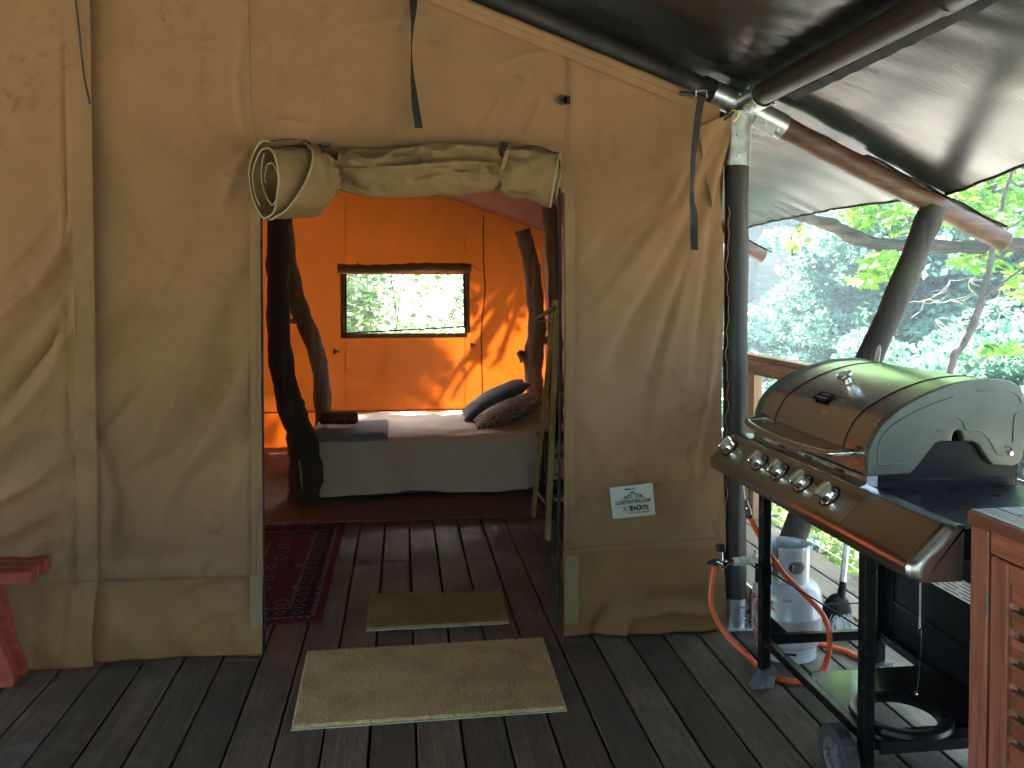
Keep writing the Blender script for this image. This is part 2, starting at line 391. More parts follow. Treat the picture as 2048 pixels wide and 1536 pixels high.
# ------------------------------------------------------------ ground and deck
def ground():
    xs = np.concatenate([np.linspace(-60, -6, 20), np.linspace(-5, 14, 60), np.linspace(15, 90, 40)])
    ys = np.concatenate([np.linspace(-60, -6, 20), np.linspace(-5, 20, 70), np.linspace(21, 110, 45)])
    P = np.zeros((len(xs), len(ys), 3))
    for i, x in enumerate(xs):
        for j, y in enumerate(ys): P[i, j] = (x, y, ground_z(x, y) + .08 * math.sin(x * 1.7 + y) * math.sin(y * 1.3 - x * .6))
    b = MB(); b.grid(P)
    m, t, p, o = mat('forest_floor'); v = coords(t)
    n = noise(t, v, .35, 8, .65); n2 = noise(t, v, 5, 8, .7)
    c = mix(t, ramp(t, n, [(.42, 0.0), (.6, 1.0)]), (.30, .28, .23), (.09, .12, .045)); c = mix(t, ramp(t, n2, [(.35, 0.0), (.7, .6)]), c, (.40, .37, .31))
    # pale gravel of the stream bed below the deck
    sx = N(t, 'ShaderNodeSeparateXYZ'); t.links.new(coords(t), sx.inputs[0])
    d = math_(t, 'SQRT', math_(t, 'ADD', math_(t, 'POWER', math_(t, 'MULTIPLY', math_(t, 'SUBTRACT', sx.outputs[0], 6.0), .15), 2.0), math_(t, 'POWER', math_(t, 'MULTIPLY', math_(t, 'SUBTRACT', sx.outputs[1], 13.0), .085), 2.0)))
    d = math_(t, 'ADD', d, math_(t, 'MULTIPLY', n, .5)); gv = ramp(t, n2, [(.35, (.42, .40, .37)), (.65, (.66, .64, .60))]); c = mix(t, ramp(t, d, [(.95, 1.0), (1.15, 0.0)]), c, gv)
    t.links.new(c, p.inputs['Base Color']); p.inputs['Roughness'].default_value = .95; bump(t, p, n2, .8, .05)
    g = b.build('ground', m); tag(g, kind='structure'); return g
def ground_z(x, y):
    base = -1.3
    s = x * .55 + y * .83                                   # distance down towards the stream and up the far slope
    if s > 5: base -= min(1.0, (s - 5) / 7) * .8
    if s > 19: base += (s - 19) * .32
    return base
ground()

deck = empty('deck', (0, 0, 0), kind='structure')
PITCH_B, X0 = .1530, -.2646
def plank_mesh(L, wdt, nm):
    b = MB(); b.box((0, 0, 0), (wdt, L, .03), ch=.0035)
    return b.build(nm, M['deck']).data
rows = range(-22, 17)
segs = [(-2.2, 1.12), (1.12, 4.72), (4.72, 8.9)]
protos = {}
for (a, b_) in segs:
    L = b_ - a - .004; o = MB().box((0, 0, 0), (.1440, L, .03), ch=.0035).build('plank', M['deck']); protos[a] = o.data
    bpy.data.objects.remove(o)
for k in rows:
    x = X0 + (k + .5) * PITCH_B
    off = (k % 3) * 1.2 - 1.2
    for (a, b_) in segs:
        y0, y1 = a + (off if a > -2 else 0), b_ + (off if b_ < 8 else 0)
        o = bpy.data.objects.new('plank', protos[a]); COL.objects.link(o)
        o.location = (x + rng.uniform(-.0008, .0008), (y0 + y1) / 2, -.015 + rng.uniform(-.0012, .0012)); o.scale = (1, (y1 - y0 - .004) / (b_ - a - .004), 1)
        o.rotation_euler = (0, 0, rng.choice((0, math.pi)))
        o.parent = deck
b = MB()
for y in np.arange(-2.0, 9, .45): b.box((-.42, y, -.105), (5.4, .045, .14))
b.box((2.275, 3.35, -.10), (.03, 11.1, .16)); j = b.build('joist', M['dark_wood'], deck); j['kind'] = 'stuff'
b = MB(); b.box((-.42, 3.3, -.22), (5.36, 11.0, .03)); b.build('light_block_sheet', M['dark_wood'], deck)  # added dark sheet, stops light coming up through the board gaps
# ------------------------------------------------------------ tent
WY, BY, WXR, RIDX, RIDZ = 3.585, 8.30, 1.40, -1.22, 3.195
def roof_z(x): return RIDZ - .349 * abs(x - RIDX)
def px_fold(pts, amp, wid, Y=WY):
    P = [atY(u, v, Y) for u, v in pts]; return ([(p.x, p.z) for p in P], amp, wid)
def fold_height(X, Z, folds):
    H = np.zeros_like(X)
    for line, amp, wid in folds:
        best = np.full_like(X, 1e9); sgn = np.zeros_like(X); par = np.zeros_like(X); n = len(line) - 1
        for i in range(n):
            ax, az = line[i]; bx, bz = line[i + 1]; dx, dz = bx - ax, bz - az; L2 = dx * dx + dz * dz
            t = np.clip(((X - ax) * dx + (Z - az) * dz) / L2, 0, 1)
            d = np.hypot(X - (ax + t * dx), Z - (az + t * dz)); m = d < best
            best = np.where(m, d, best); par = np.where(m, (i + t) / n, par)
            cr = dx * (Z - az) - dz * (X - ax); sgn = np.where(m, np.sign(cr), sgn)
        env = np.sin(np.clip(par, .0, 1) * math.pi) ** .6 * .85 + .15
        w2 = np.where(sgn > 0, wid, wid * .55)
        H += amp * env * np.exp(-(best / w2) ** 2)
    return H
def lump(X, Z, seed, sc=1.0):
    rs = np.random.RandomState(seed); H = np.zeros_like(X)
    for k in range(14):
        a = rs.uniform(.3, 1.1); f = rs.uniform(3, 22) * sc; ph = rs.uniform(0, 6.3); th = rs.uniform(-.5, 1.2)
        H += a / f * np.sin(f * (X * math.cos(th) + Z * math.sin(th)) + ph + 1.2 * np.sin(2.1 * Z + ph))
    return H * .022
def cloth_panel(x0, x1, z0, ztop, Y, folds, seed, out=(0, -1), step=.011, edge_l=None, edge_r=None, bottom=True, amp=1.0, extra=None):
    """hanging cloth between x0 and x1; out is the way its folds stand proud"""
    nx = max(3, int((x1 - x0) / step)); zt = max(ztop(x0), ztop((x0 + x1) / 2), ztop(x1)); nz = int((zt - z0) / step)
    xs = np.linspace(x0, x1, nx); ss = np.linspace(0, 1, nz)
    X, S_ = np.meshgrid(xs, ss, indexing='ij'); top = np.array([ztop(x) for x in xs])[:, None]
    Z = z0 + (top - z0) * S_
    if edge_r: X = X + edge_r(Z) * ((X - x0) / (x1 - x0))
    if edge_l: X = X + edge_l(Z) * (1 - (X - x0) / (x1 - x0))
    H = (fold_height(X, Z, folds) + lump(X, Z, seed)) * amp
    if extra: H = H + extra(X, Z)
    P = np.stack([X, np.full_like(X, Y) + out[1] * H, Z], -1)
    b = MB(); b.grid(P); return b
tent = T('tent', (0, WY, 0), 'large beige canvas safari tent standing on the wooden deck', 'tent')
Lf = [px_fold(q, a, w_) for q, a, w_ in (
    ([(6, 815), (60, 745), (105, 690), (138, 630)], -.020, .020), ([(0, 870), (70, 800), (110, 745), (150, 640)], .018, .03),
    ([(0, 640), (80, 575), (130, 500), (150, 440)], .020, .035), ([(0, 720), (70, 640), (125, 570), (140, 520)], -.018, .04),
    ([(0, 560), (60, 500), (110, 440)], .012, .03), ([(0, 1075), (70, 1040), (140, 1000)], .022, .05), ([(0, 960), (60, 900), (120, 860)], -.02, .05),
    ([(20, 1150), (90, 1080), (150, 1060)], .012, .03), ([(100, 1140), (150, 1040)], .012, .02), ([(0, 1000), (80, 960), (150, 900)], .02, .04),
    ([(130, 0), (140, 600), (140, 1160)], -.006, .010), ([(152, 200), (158, 700), (160, 1150)], .008, .010))]
Mf = [px_fold(q, a, w_) for q, a, w_ in (
    ([(395, 440), (345, 555), (285, 650), (215, 735)], .016, .018), ([(402, 650), (375, 740), (335, 830), (295, 910)], .015, .018),
    ([(370, 480), (300, 620), (230, 700)], .014, .07), ([(510, 500), (450, 630), (420, 760), (330, 900), (240, 980)], -.040, .075),
    ([(515, 640), (480, 740), (420, 860), (360, 960)], .028, .05), ([(515, 780), (455, 880), (380, 960), (330, 1060)], -.022, .05),
    ([(330, 520), (260, 600), (205, 640)], -.016, .05), ([(310, 760), (240, 840), (200, 880)], .018, .05),
    ([(500, 880), (470, 980), (455, 1080)], .012, .04), ([(500, 300), (470, 340), (440, 420)], .012, .03), ([(200, 1130), (320, 1110), (480, 1120)], -.012, .04),
    ([(250, 930), (330, 900), (420, 800)], .012, .04), ([(205, 900), (225, 1000), (215, 1120)], -.014, .035), ([(490, 60), (470, 150), (485, 260)], .008, .02))]
Rf = [px_fold(q, a, w_) for q, a, w_ in (
    ([(1405, 380), (1335, 520), (1265, 640), (1215, 740)], -.034, .045), ([(1400, 470), (1350, 600), (1305, 740), (1285, 860)], -.026, .04),
    ([(1425, 440), (1405, 600), (1385, 760)], -.022, .028), ([(1330, 400), (1215, 480), (1140, 560)], -.018, .05),
    ([(1375, 330), (1285, 500), (1190, 620)], .022, .05), ([(1420, 400), (1370, 560), (1330, 700), (1290, 900)], .020, .03),
    ([(1434, 620), (1418, 780), (1400, 900)], .016, .025), ([(1438, 720), (1408, 860), (1395, 980)], -.018, .025),
    ([(1430, 240), (1400, 330), (1360, 420)], .02, .03), ([(1425, 270), (1350, 400), (1230, 520)], -.012, .025),
    ([(1150, 800), (1200, 900), (1240, 1000)], .012, .06), ([(1300, 1050), (1380, 1030), (1430, 990)], .008, .03))]
Hf = [px_fold(q, a, w_) for q, a, w_ in (
    ([(530, 270), (560, 240), (620, 250)], .008, .015), ([(620, 280), (640, 230), (645, 190)], .006, .012), ([(700, 270), (705, 220), (720, 190)], .006, .012),
    ([(760, 280), (775, 235), (770, 200)], .006, .012), ([(900, 280), (910, 230), (900, 200)], .006, .012), ([(960, 270), (985, 225), (1000, 190)], .006, .012),
    ([(1050, 280), (1070, 230), (1085, 180)], .006, .012), ([(1000, 130), (1040, 115), (1090, 105)], .006, .02), ([(680, 60), (780, 40), (860, 30)], .006, .03))]
hem_h = .325
tent.part('wall_panel', cloth_panel(-3.6, -1.215, hem_h, roof_z, WY - .028, [(l_, a_ * 1.6, w2) for l_, a_, w2 in Lf], 3, edge_r=lambda z: .012 * np.sin(z * 2.2)), M['canvas'], 'left wall cloth with the overlapping edge')
tent.part('wall_panel', cloth_panel(-1.27, -.6, hem_h, roof_z, WY, [(l_, a_ * 1.2, w2) for l_, a_, w2 in Mf], 4, edge_r=lambda z: np.where(z < 1.95, .033, .0)), M['canvas'], 'wall cloth left of the doorway')
tent.part('wall_panel', cloth_panel(.682, 1.385, hem_h + .04, lambda x: roof_z(x) - .005, WY, [(l_, a_ * .58, w2) for l_, a_, w2 in Rf], 6, edge_r=lambda z: .010 * np.sin(z * 5) + .012 * np.sin(z * 1.7 + 1)), M['canvas'], 'wall cloth right of the doorway')
tent.part('wall_panel', cloth_panel(-.6, .684, 1.90, roof_z, WY, Hf, 5), M['canvas'], 'wall cloth above the doorway')
# corner cloth pulled to the pole
b = MB(); P = np.zeros((14, 12, 3))
q = [atY(1395, 255, WY - .02), atY(1472, 222, WY + .0), atY(1448, 330, WY + .01), atY(1425, 420, WY)]
for i in range(14):
    for j_ in range(12):
        a, c = i / 13, j_ / 11
        top = q[0].lerp(q[1], a); bot = q[3].lerp(q[2], a); p = top.lerp(bot, c); P[i, j_] = (p.x, p.y - .012 * math.sin(c * 9 + a * 3) * (1 - a * .5), p.z)
b.grid(P); tent.part('corner_gusset', b, M['canvas'])
# skirts
def skirt(x0, x1, zt, zb, Y, seed, nm='wall_skirt', outw=.03, lab=None, mt=None, folds=None):
    nx = int((x1 - x0) / .011); nz = 40; P = np.zeros((nx, nz + 6, 3)); rs = np.random.RandomState(seed)
    ph = rs.uniform(0, 6.3, 6)
    fl = folds or []
    for i in range(nx):
        x = x0 + (x1 - x0) * i / (nx - 1)
        for j in range(nz + 6):
            s = min(1, j / nz); z = zt + .004 - (zt - zb) * s
            y = Y - .005 - outw * math.sin(s * 2.2) ** 1.5 - .009 * math.sin(x * 7 + ph[0] + s * 2.5) * s - .006 * math.sin(x * 17 + s * 6 + ph[1]) * s * (1 - s * .3) - .004 * math.sin(x * 31 - s * 9 + ph[2]) * s
            if j > nz:                                          # turned under at the deck
                k = (j - nz) / 6; y += .05 * k; z = zb - .008 * math.sin(k * 3.1) ; z = max(z, .004)
            P[i, j] = (x, y, z)
    H = fold_height(P[:, :, 0], P[:, :, 2], fl) if fl else 0
    P[:, :, 1] -= H
    b = MB(); b.grid(P); return tent.part(nm, b, mt or M['canvas_skirt'], lab)
skirt(-3.6, -1.205, hem_h, .012, WY - .03, 1, outw=.05, folds=[px_fold([(150, 1170), (155, 1230), (148, 1290)], .012, .02), px_fold([(60, 1180), (90, 1240), (80, 1310)], -.012, .05)])
skirt(-1.225, -.567, hem_h, .010, WY, 2, outw=.035, folds=[px_fold([(500, 1160), (400, 1175), (350, 1200)], -.014, .03), px_fold([(220, 1180), (230, 1240), (210, 1300)], .01, .04), px_fold([(380, 1250), (430, 1220), (480, 1215)], .008, .025)])
skirt(.678, 1.392, hem_h + .04, .010, WY, 3, outw=.03, folds=[px_fold([(1215, 1210), (1195, 1240), (1180, 1290)], -.03, .04), px_fold([(1175, 1110), (1190, 1130)], .008, .012), px_fold([(1270, 1205), (1340, 1190), (1420, 1195)], -.026, .035), px_fold([(1250, 1230), (1330, 1215), (1430, 1225)], .02, .03), px_fold([(1245, 1275), (1255, 1240)], .016, .02)])
# hem tapes, seams, edge strips
def strip(pts, wd, Y, nm, mt, th=.003, lab=None):
    b = MB()
    for (u0, v0), (u1, v1) in zip(pts[:-1], pts[1:]):
        a = atY(u0, v0, Y); c = atY(u1, v1, Y); b.bar(a, c, wd, th, up=(0, -1, 0), ch=0)
    return tent.part(nm, b, mt, lab)
def edge_strip(x, z0, z1, wd, Y, nm, mt, th=.004):
    b = MB(); n = 24; zs = [z0 + (z1 - z0) * i / n for i in range(n + 1)]
    P = np.array([[(x - wd / 2, Y + .002 * math.sin(z * 9), z), (x + wd / 2, Y + .002 * math.sin(z * 9 + .3), z)] for z in zs]); b.grid(P)
    P2 = P[::-1] + np.array([0, th, 0]); b.grid(P2); return tent.part(nm, b, mt)
edge_strip(-.5875, .33, 1.95, .042, WY - .018, 'door_hem', M['canvas'])
edge_strip(.705, .37, 1.88, .042, WY - .018, 'door_hem', M['canvas'])
edge_strip(-.590, .045, .335, .048, WY - .042, 'hem_tape', M['canvas_light'])
edge_strip(.711, .075, .365, .055, WY - .042, 'hem_tape', M['canvas_light'])
edge_strip(-1.236, .30, 3.1, .075, WY - .040, 'flap_hem', M['canvas'])
def seam_line(pts, Y, r=.0018, mt='seam'):
    b = MB(); b.tube([atY(u, v, Y) for u, v in pts], r, 5, smooth=True); return tent.part('seam', b, M[mt])
seam_line([(497, 0), (499, 100), (503, 225), (514, 285)], WY - .014)
seam_line([(1140, 112), (1140, 200), (1139, 300)], WY - .012)
seam_line([(1130, 420), (1132, 760), (1140, 1100)], WY - .024)
seam_line([(515, 455), (514, 800), (513, 1148)], WY - .024)
seam_line([(1125, 1100), (1200, 1092), (1300, 1085), (1440, 1076)], WY - .030)
seam_line([(193, 1163), (300, 1161), (430, 1155), (528, 1151)], WY - .034)
seam_line([(60, 1166), (130, 1165), (190, 1163)], WY - .062)
seam_line([(183, 210), (187, 500), (194, 900), (196, 1160)], WY - .046, .0016, 'canvas_flap')
# piped upper edge along the rafter
b = MB(); pe = [atY(905 + (1385 - 905) * i / 16, -4 + 196 * i / 16, WY - .03) for i in range(17)]
pe = [pe[0] + (pe[0] - pe[1]) * 30] + pe
P = np.array([[p + Vector((.016 * math.sin(a) * .4, -.016 * math.cos(a), .018 * math.sin(a))) + Vector((0, .004 * math.sin(i * 2.1), 0)) for a in np.linspace(-1.9, 1.9, 9)] for i, p in enumerate(pe)]); b.grid(P)
P2 = np.array([[p + Vector((0, -.002, -.018)), p + Vector((-.006, .004, -.05))] for p in pe]); b.grid(P2)
tent.part('roof_hem', b, M['canvas'])
# dark zip edges of the doorway
b = MB(); b.tube([(-.5655, WY + .006, z) for z in np.linspace(.02, 1.95, 12)], .0055, 6); tent.part('door_zip', b, M['webbing'])
b = MB(); b.tube([(.655 + .012 * math.sin(z * 1.2), WY + .004, z) for z in np.linspace(.04, 1.92, 12)], .0065, 6); tent.part('door_zip', b, M['webbing'])
# inside: back wall with window opening, side walls, liner
wx0, wx1, wz0, wz1 = -.535, .606, 1.075, 1.640
Bf = [px_fold(q, a, w_, BY) for q, a, w_ in (([(800, 420), (808, 460), (830, 480)], .01, .03), ([(600, 700), (700, 760), (820, 780)], .012, .06), ([(980, 470), (1030, 520), (1060, 600)], .012, .05),
     ([(600, 600), (640, 580), (680, 560)], .01, .03), ([(700, 800), (800, 790), (930, 800)], .014, .05), ([(900, 700), (980, 740), (1050, 760)], .012, .04))]
ceil_z = lambda x: 2.52 - .322 * abs(x - RIDX) + .322 * 0 + .39
for (a, c, z0, zt, sd) in ((-3.6, wx0 + .006, .33, ceil_z, 21), (wx1 - .006, 1.40, .33, ceil_z, 22)):
    tent.part('back_wall', cloth_panel(a, c, z0, zt, BY, Bf, sd, step=.03), M['canvas_back'])
tent.part('back_wall', cloth_panel(wx0, wx1, .33, lambda x: wz0, BY + .004, Bf, 23, step=.03), M['canvas_back'])
tent.part('back_wall', cloth_panel(wx0, wx1, wz1, ceil_z, BY + .004, Bf, 24, step=.03), M['canvas_back'])
b = MB(); b.grid(np.array([[(x, BY + .01 + .02 * math.sin(x * 5), .34), (x, BY + .01, -.012)] for x in np.linspace(-3.6, 1.4, 60)])); tent.part('back_skirt', b, M['skirt_back'])
b = MB(); b.tube([(x, BY - .01, .335) for x in np.linspace(-3.6, 1.4, 30)], .008, 6); tent.part('skirt_rope', b, M['seam'])
def side(x, mt, lab=None):
    P = np.zeros((90, 50, 3))
    for i in range(90):
        for j in range(50):
            y = WY + .03 + (BY - WY - .03) * i / 89; z = .0 + 2.10 * j / 49; P[i, j] = (x + .02 * math.sin(y * 3 + z * 2) + .01 * math.sin(z * 9 + y * 4), y, z)
    b = MB(); b.grid(P); return tent.part('side_wall', b, mt, lab)
side(1.372, M['liner']); side(-3.6, M['liner'])
b = MB(); P = np.zeros((40, 60, 3))
for i in range(40):
    for j in range(60):
        y = WY + .01 + (BY - WY) * i / 39; x = -3.8 + 5.25 * j / 59; sag = -.03 * math.sin((y - WY) / (BY - WY) * math.pi) + .008 * math.sin(y * 6 + x * 3)
        P[i, j] = (x, y, ceil_z(x) + sag - .01)
b.grid(P); tent.part('roof_liner', b, M['liner'])
# window: dark mesh frame, clear film, rolled blind, cords, toggles
b = MB()
for (x0, x1, z0, z1) in ((wx0 - .02, wx1 + .02, wz0 - .045, wz0), (wx0 - .045, wx0 + .005, wz0 - .045, wz1 + .03), (wx1 - .005, wx1 + .045, wz0 + .0, wz1 + .03)):
    b.box(((x0 + x1) / 2, BY - .02, (z0 + z1) / 2), (x1 - x0, .012, z1 - z0), ch=.003)
wf = tent.part('window_frame', b, M['canvas_flap'])
m, t, p, o = mat('clear_window_film'); gl = N(t, 'ShaderNodeBsdfGlossy'); gl.inputs['Roughness'].default_value = .12; tr = N(t, 'ShaderNodeBsdfTransparent')
df = N(t, 'ShaderNodeBsdfTranslucent'); df.inputs[0].default_value = (.8, .85, .9, 1)
m1 = N(t, 'ShaderNodeMixShader'); m2 = N(t, 'ShaderNodeMixShader'); m1.inputs[0].default_value = .05
t.links.new(tr.outputs[0], m1.inputs[1]); t.links.new(gl.outputs[0], m1.inputs[2]); t.links.new(m1.outputs[0], m2.inputs[1]); t.links.new(df.outputs[0], m2.inputs[2])
t.links.new(ramp(t, noise(t, coords(t), 2.2, 5, .6), [(.35, .01), (.75, .05)]), m2.inputs[0]); t.links.new(m2.outputs[0], o.inputs[0]); M['film'] = m
b = MB(); b.grid(np.array([[(x, BY + .01 + .006 * math.sin(x * 6 + z * 4), z) for z in np.linspace(wz0, wz1, 12)] for x in np.linspace(wx0, wx1, 20)])); tent.part('window_film', b, M['film'])
b = MB(); b.tube([(wx0 + .005, BY - .022, wz0 + .004), (wx1 - .005, BY - .022, wz0 + .062)], .008, 6); b.tube([(wx0 + .005, BY - .022, wz0), (wx0 + .008, BY - .022, wz1)], .008, 6); b.tube([(wx1 - .005, BY - .022, wz0 + .05), (wx1 - .012, BY - .022, wz1)], .012, 6)
tent.part('window_zip', b, M['webbing'])
b = MB(); pts = [(x, BY - .07, 1.685 + .018 * (x + .6) + .006 * math.sin(x * 7)) for x in np.linspace(-.60, .66, 30)]
b.tube(pts, [.052 + .006 * math.sin(i * 1.7) for i in range(30)], 16, wob=.12, seed=3, flat=.85); rb = tent.part('window_blind', b, M['canvas_flap'])
for x in (-.42, .44):
    b = MB(); b.tube([(x + .055 * .1 * math.sin(a), BY - .07 - .058 * math.cos(a), 1.69 + .058 * math.sin(a)) for a in np.linspace(0, 6.28, 16)], .006, 5); tent.part('blind_tie', b, M['seam'], under=rb)
b = MB(); b.tube([(.62, BY - .1, 1.70), (.67, BY - .12, 1.72), (.71, BY - .12, 1.69)], .007, 5)
tent.part('blind_tie', b, M['seam'], under=rb)
b = MB()
for pts in ([(783, 560), (770, 600), (745, 650)], [(783, 560), (779, 610), (790, 625), (786, 585), (783, 560)], [(783, 560), (790, 600), (792, 630)], [(778, 672), (770, 720), (765, 760)], [(770, 700), (758, 740), (768, 745)], [(770, 690), (773, 730), (776, 745)]):
    b.tube(smooth_path([atY(u, v, BY + .03) for u, v in pts], 5), .0032, 5)
tent.part('window_cord', b, M['cord'])
for (u, v) in ((672, 702), (946, 690)):
    c = atY(u, v, BY - .025); b = MB(); b.prism([(c.x - .03, c.z + .03), (c.x + .035, c.z - .005), (c.x - .025, c.z - .035)], 'y', c.y - .01, c.y); tent.part('vent_toggle', b, M['canvas_flap'])
b = MB(); b.tube(smooth_path([atY(u, v, BY - .03) for u, v in ((967, 430), (967, 520), (970, 580), (963, 660), (964, 740), (965, 800))], 5), .006, 5); tent.part('wall_cord', b, M['cord'])

# rolled door flap over the doorway -------------------------------------------------
from mathutils import noise as mn
def crumple(p, a):
    n1 = 1 - abs(mn.noise(p * 9.0)) * 2.4; n2 = 1 - abs(mn.noise(p * 19.0 + Vector((7, 3, 1)))) * 2.4
    return a * (n1 * .8 + n2 * .45 - .6)
def roll(axis, Lf_, r0, r1, turns, th0, dirn, nt_=110, ns=26, pinch=None, sq=1.25, wr=0.0, seed=0):
    """rolled cloth: spiral round a bent axis; the sheet ends at a slanted edge Lf_(turn)"""
    rs = random.Random(seed); ax = smooth_path(axis, 12); n = len(ax) - 1; P = np.zeros((nt_, ns, 3)); edge = []
    def A(s):
        s = max(0, min(.9999, s)) * n; i = int(s); return ax[i].lerp(ax[i + 1], s - i), (ax[i + 1] - ax[i]).normalized()
    for i in range(nt_):
        q = i / (nt_ - 1); th = th0 + dirn * q * turns * 2 * math.pi; L = Lf_(q)
        for j in range(ns):
            s = j / (ns - 1) * L; c, tg = A(s); up = Vector((0, 0, 1)); bn = tg.cross(up).normalized(); up2 = bn.cross(tg)
            r = r0 + (r1 - r0) * q; r *= (pinch(s) if pinch else 1)
            r *= 1 + wr * math.sin(th * 3 + s * 9 + seed) + wr * .6 * math.sin(th * 7 - s * 14) + .13 * math.exp(-s / .22) * math.sin(th * 11 + seed) + .05 * math.exp(-s / .5) * math.sin(th * 5 + seed * 2)
            q3 = c + bn * math.cos(th) * r + up2 * math.sin(th) * r * sq; cr = crumple(q3 * 1.0 + Vector((seed, 0, 0)), .010 * min(1, .35 + math.exp(-s / .5)))
            P[i, j] = q3 + (bn * math.cos(th) + up2 * math.sin(th)) * cr
        edge.append(Vector(P[i, -1]))
    return P, edge
flap = T('door_flap', (0.05, WY - .1, 1.97), 'rolled up canvas door flap tied above the doorway of the tent', 'canvas flap')
tieL, tieR = atY(668, 350, WY - .10), atY(1008, 325, WY - .10)
# middle, sagging
n, mth = 150, 90; P = np.zeros((n, mth, 3))
for i in range(n):
    s = i / (n - 1); x = tieL.x + (tieR.x - tieL.x) * s
    zt = atY(660 + 350 * s, 291 + (4 if s < .5 else 0) + 3 * math.sin(s * 7), WY - .08).z
    zb = atY(675 + 330 * s, np.interp(s, [0, .06, .2, .4, .6, .8, .93, 1], [372, 384, 396, 395, 390, 390, 384, 366]), WY - .10).z
    zt2 = zt - (.035 if s < .03 or s > .97 else 0)
    for j in range(mth):
        a = 2 * math.pi * j / mth; ca, sa = math.cos(a), math.sin(a)
        rz = (zt2 - zb) / 2; ry = .062 * (.55 + .45 * math.sin(math.pi * s) ** .5)
        f1 = .013 * math.sin(a * 3 + s * 4) ; f2 = .020 * math.exp(-((sa - .15 + 1.0 * (s - .5) ** 2 - .5 * max(0, s - .55)) / .09) ** 2)
        f3 = .016 * math.exp(-((sa + .35 - .9 * max(0, s - .45)) / .10) ** 2) * (s > .3) * math.sin((s - .3) / .7 * math.pi)
        f4 = .010 * math.exp(-(((sa * .5 + .2) - (1 - s) * .4) / .05) ** 2) + .006 * math.sin(s * 60 + sa * 3) * math.exp(-min(s, 1 - s) / .07)
        f1 += crumple(Vector((x * .8, ca * .08, s * .1 + sa * .12)), .016) * (1 + .8 * math.exp(-min(s, 1 - s) / .12))
        P[i, j] = (x + .004 * math.sin(a * 5), tieL.y - ry * ca * (1) - (f2 - f3 + f4 + f1) * max(0, ca) ** .5, (zt2 + zb) / 2 + rz * sa * (1 + .03 * math.sin(s * 9 + a * 2)))
b = MB(); b.grid(P, closed=True); flap.part('rolled_cloth', b, M['canvas_flap'])
# left end: three layers with slanted, bound edges
axL = [tieL + Vector((.01, .01, .0)), atY(630, 355, WY - .13), atY(592, 360, WY - .175), atY(528, 362, WY - .255)]
pin = lambda s: .30 + .70 * min(1, (s / .42)) ** .7
def addroll(P, edge, r=.0042):
    b = MB(); b.grid(P); flap.part('rolled_cloth', b, M['canvas_flap']); 
    b = MB(); b.tube(edge, r, 6); flap.part('edge_binding', b, M['piping'])
# outer layer as seen: a slanted collar round the bundle
P, e = roll(axL, lambda q: .66 - .30 * math.cos(q * 2 * math.pi * 1.0 + .4), .142, .132, 1.12, 1.4, -1, pinch=pin, sq=1.05, wr=.015, seed=1, nt_=150); addroll(P, e)
P, e = roll(axL, lambda q: 1.0 - .05 * math.cos(q * 9), .118, .085, 1.45, 1.9, -1, pinch=pin, sq=1.30, wr=.02, seed=2, nt_=150); addroll(P, e)
P, e = roll(axL, lambda q: .93, .075, .04, 1.2, 1.2, -1, pinch=pin, sq=1.45, wr=.03, seed=4, nt_=110); addroll(P, e, .0035)
# right end
axR = [tieR + Vector((-.01, .01, -.005)), atY(1040, 343, WY - .12), atY(1080, 352, WY - .14), atY(1118, 360, WY - .15)]
pinR = lambda s: .40 + .60 * min(1, (s / .30)) ** .6
P, e = roll(axR, lambda q: .93 + .03 * math.sin(q * 6), .102, .092, 1.1, 1.5, 1, pinch=pinR, sq=1.12, wr=.035, seed=5, nt_=140); addroll(P, e)
P, e = roll(axR, lambda q: 1.0 - .06 * math.cos(q * 7), .070, .050, 1.2, 1.5, 1, pinch=pinR, sq=1.35, wr=.03, seed=6, nt_=110); addroll(P, e, .003)
for (p0, p1, tx) in ((atY(640, 290, WY - .09), atY(672, 372, WY - .185), 0), (atY(1021, 288, WY - .09), atY(1003, 345, WY - .17), 1)):
    b = MB(); mid = (p0 + p1) / 2 + Vector((0, -.055, .02)); pp = smooth_path([p0, mid, p1, p1 + Vector((-.0, .09, -.03))], 6)
    for a, c in zip(pp[:-1], pp[1:]): b.bar(a, c, .015, .003, up=(0, -1, .2), ch=0)
    flap.part('tie', b, M['canvas_light'])
    b = MB(); b.box(p0 + Vector((.012 if not tx else -.014, .045, .006)), (.045, .018, .018), Matrix.Rotation(R(-15 if not tx else 10), 3, 'Y'), .004); flap.part('toggle', b, M['black_plastic'])
# ------------------------------------------------------------ timber frame and fly sheet
PX, PYY = 1.459, 3.625
post = T('tent_pole', (PX, PYY, 0), 'dark round pole in galvanised sleeves at the front right corner of the tent', 'pole')
def log(pts, r, mt, n=16, wob=.03, seed=0): return MB().tube(pts, r, n, wob=wob, seed=seed)
pts = [(PX + .0015 * math.sin(z * 5), PYY + .0015 * math.cos(z * 4), z) for z in np.linspace(.10, 2.1, 22)]
post.part('pole_shaft', log(pts, [.0525 + .0012 * math.sin(i * 1.3) for i in range(22)], None, 18, .02, 3), M['pole'])
b = MB(); b.cyl((PX, PYY, .004), (PX, PYY, .132), .0575, 26, smooth=True, cap=False); b.box((PX + .02, PYY, .004), (.20, .16, .006), ch=.001); post.part('base_sleeve', b, M['galv'])
b = MB(); d_ = Vector((2.403 - 1.575, 0, 1.844)).normalized(); s0 = Vector((1.575, PYY, .03))
b.cyl(s0 - d_ * .0, s0 + d_ * .22, .066, 26, cap=False); b.box((1.53, PYY, .09), (.012, .10, .17), ch=.001); post.part('strut_sleeve', b, M['galv'])
b = MB()
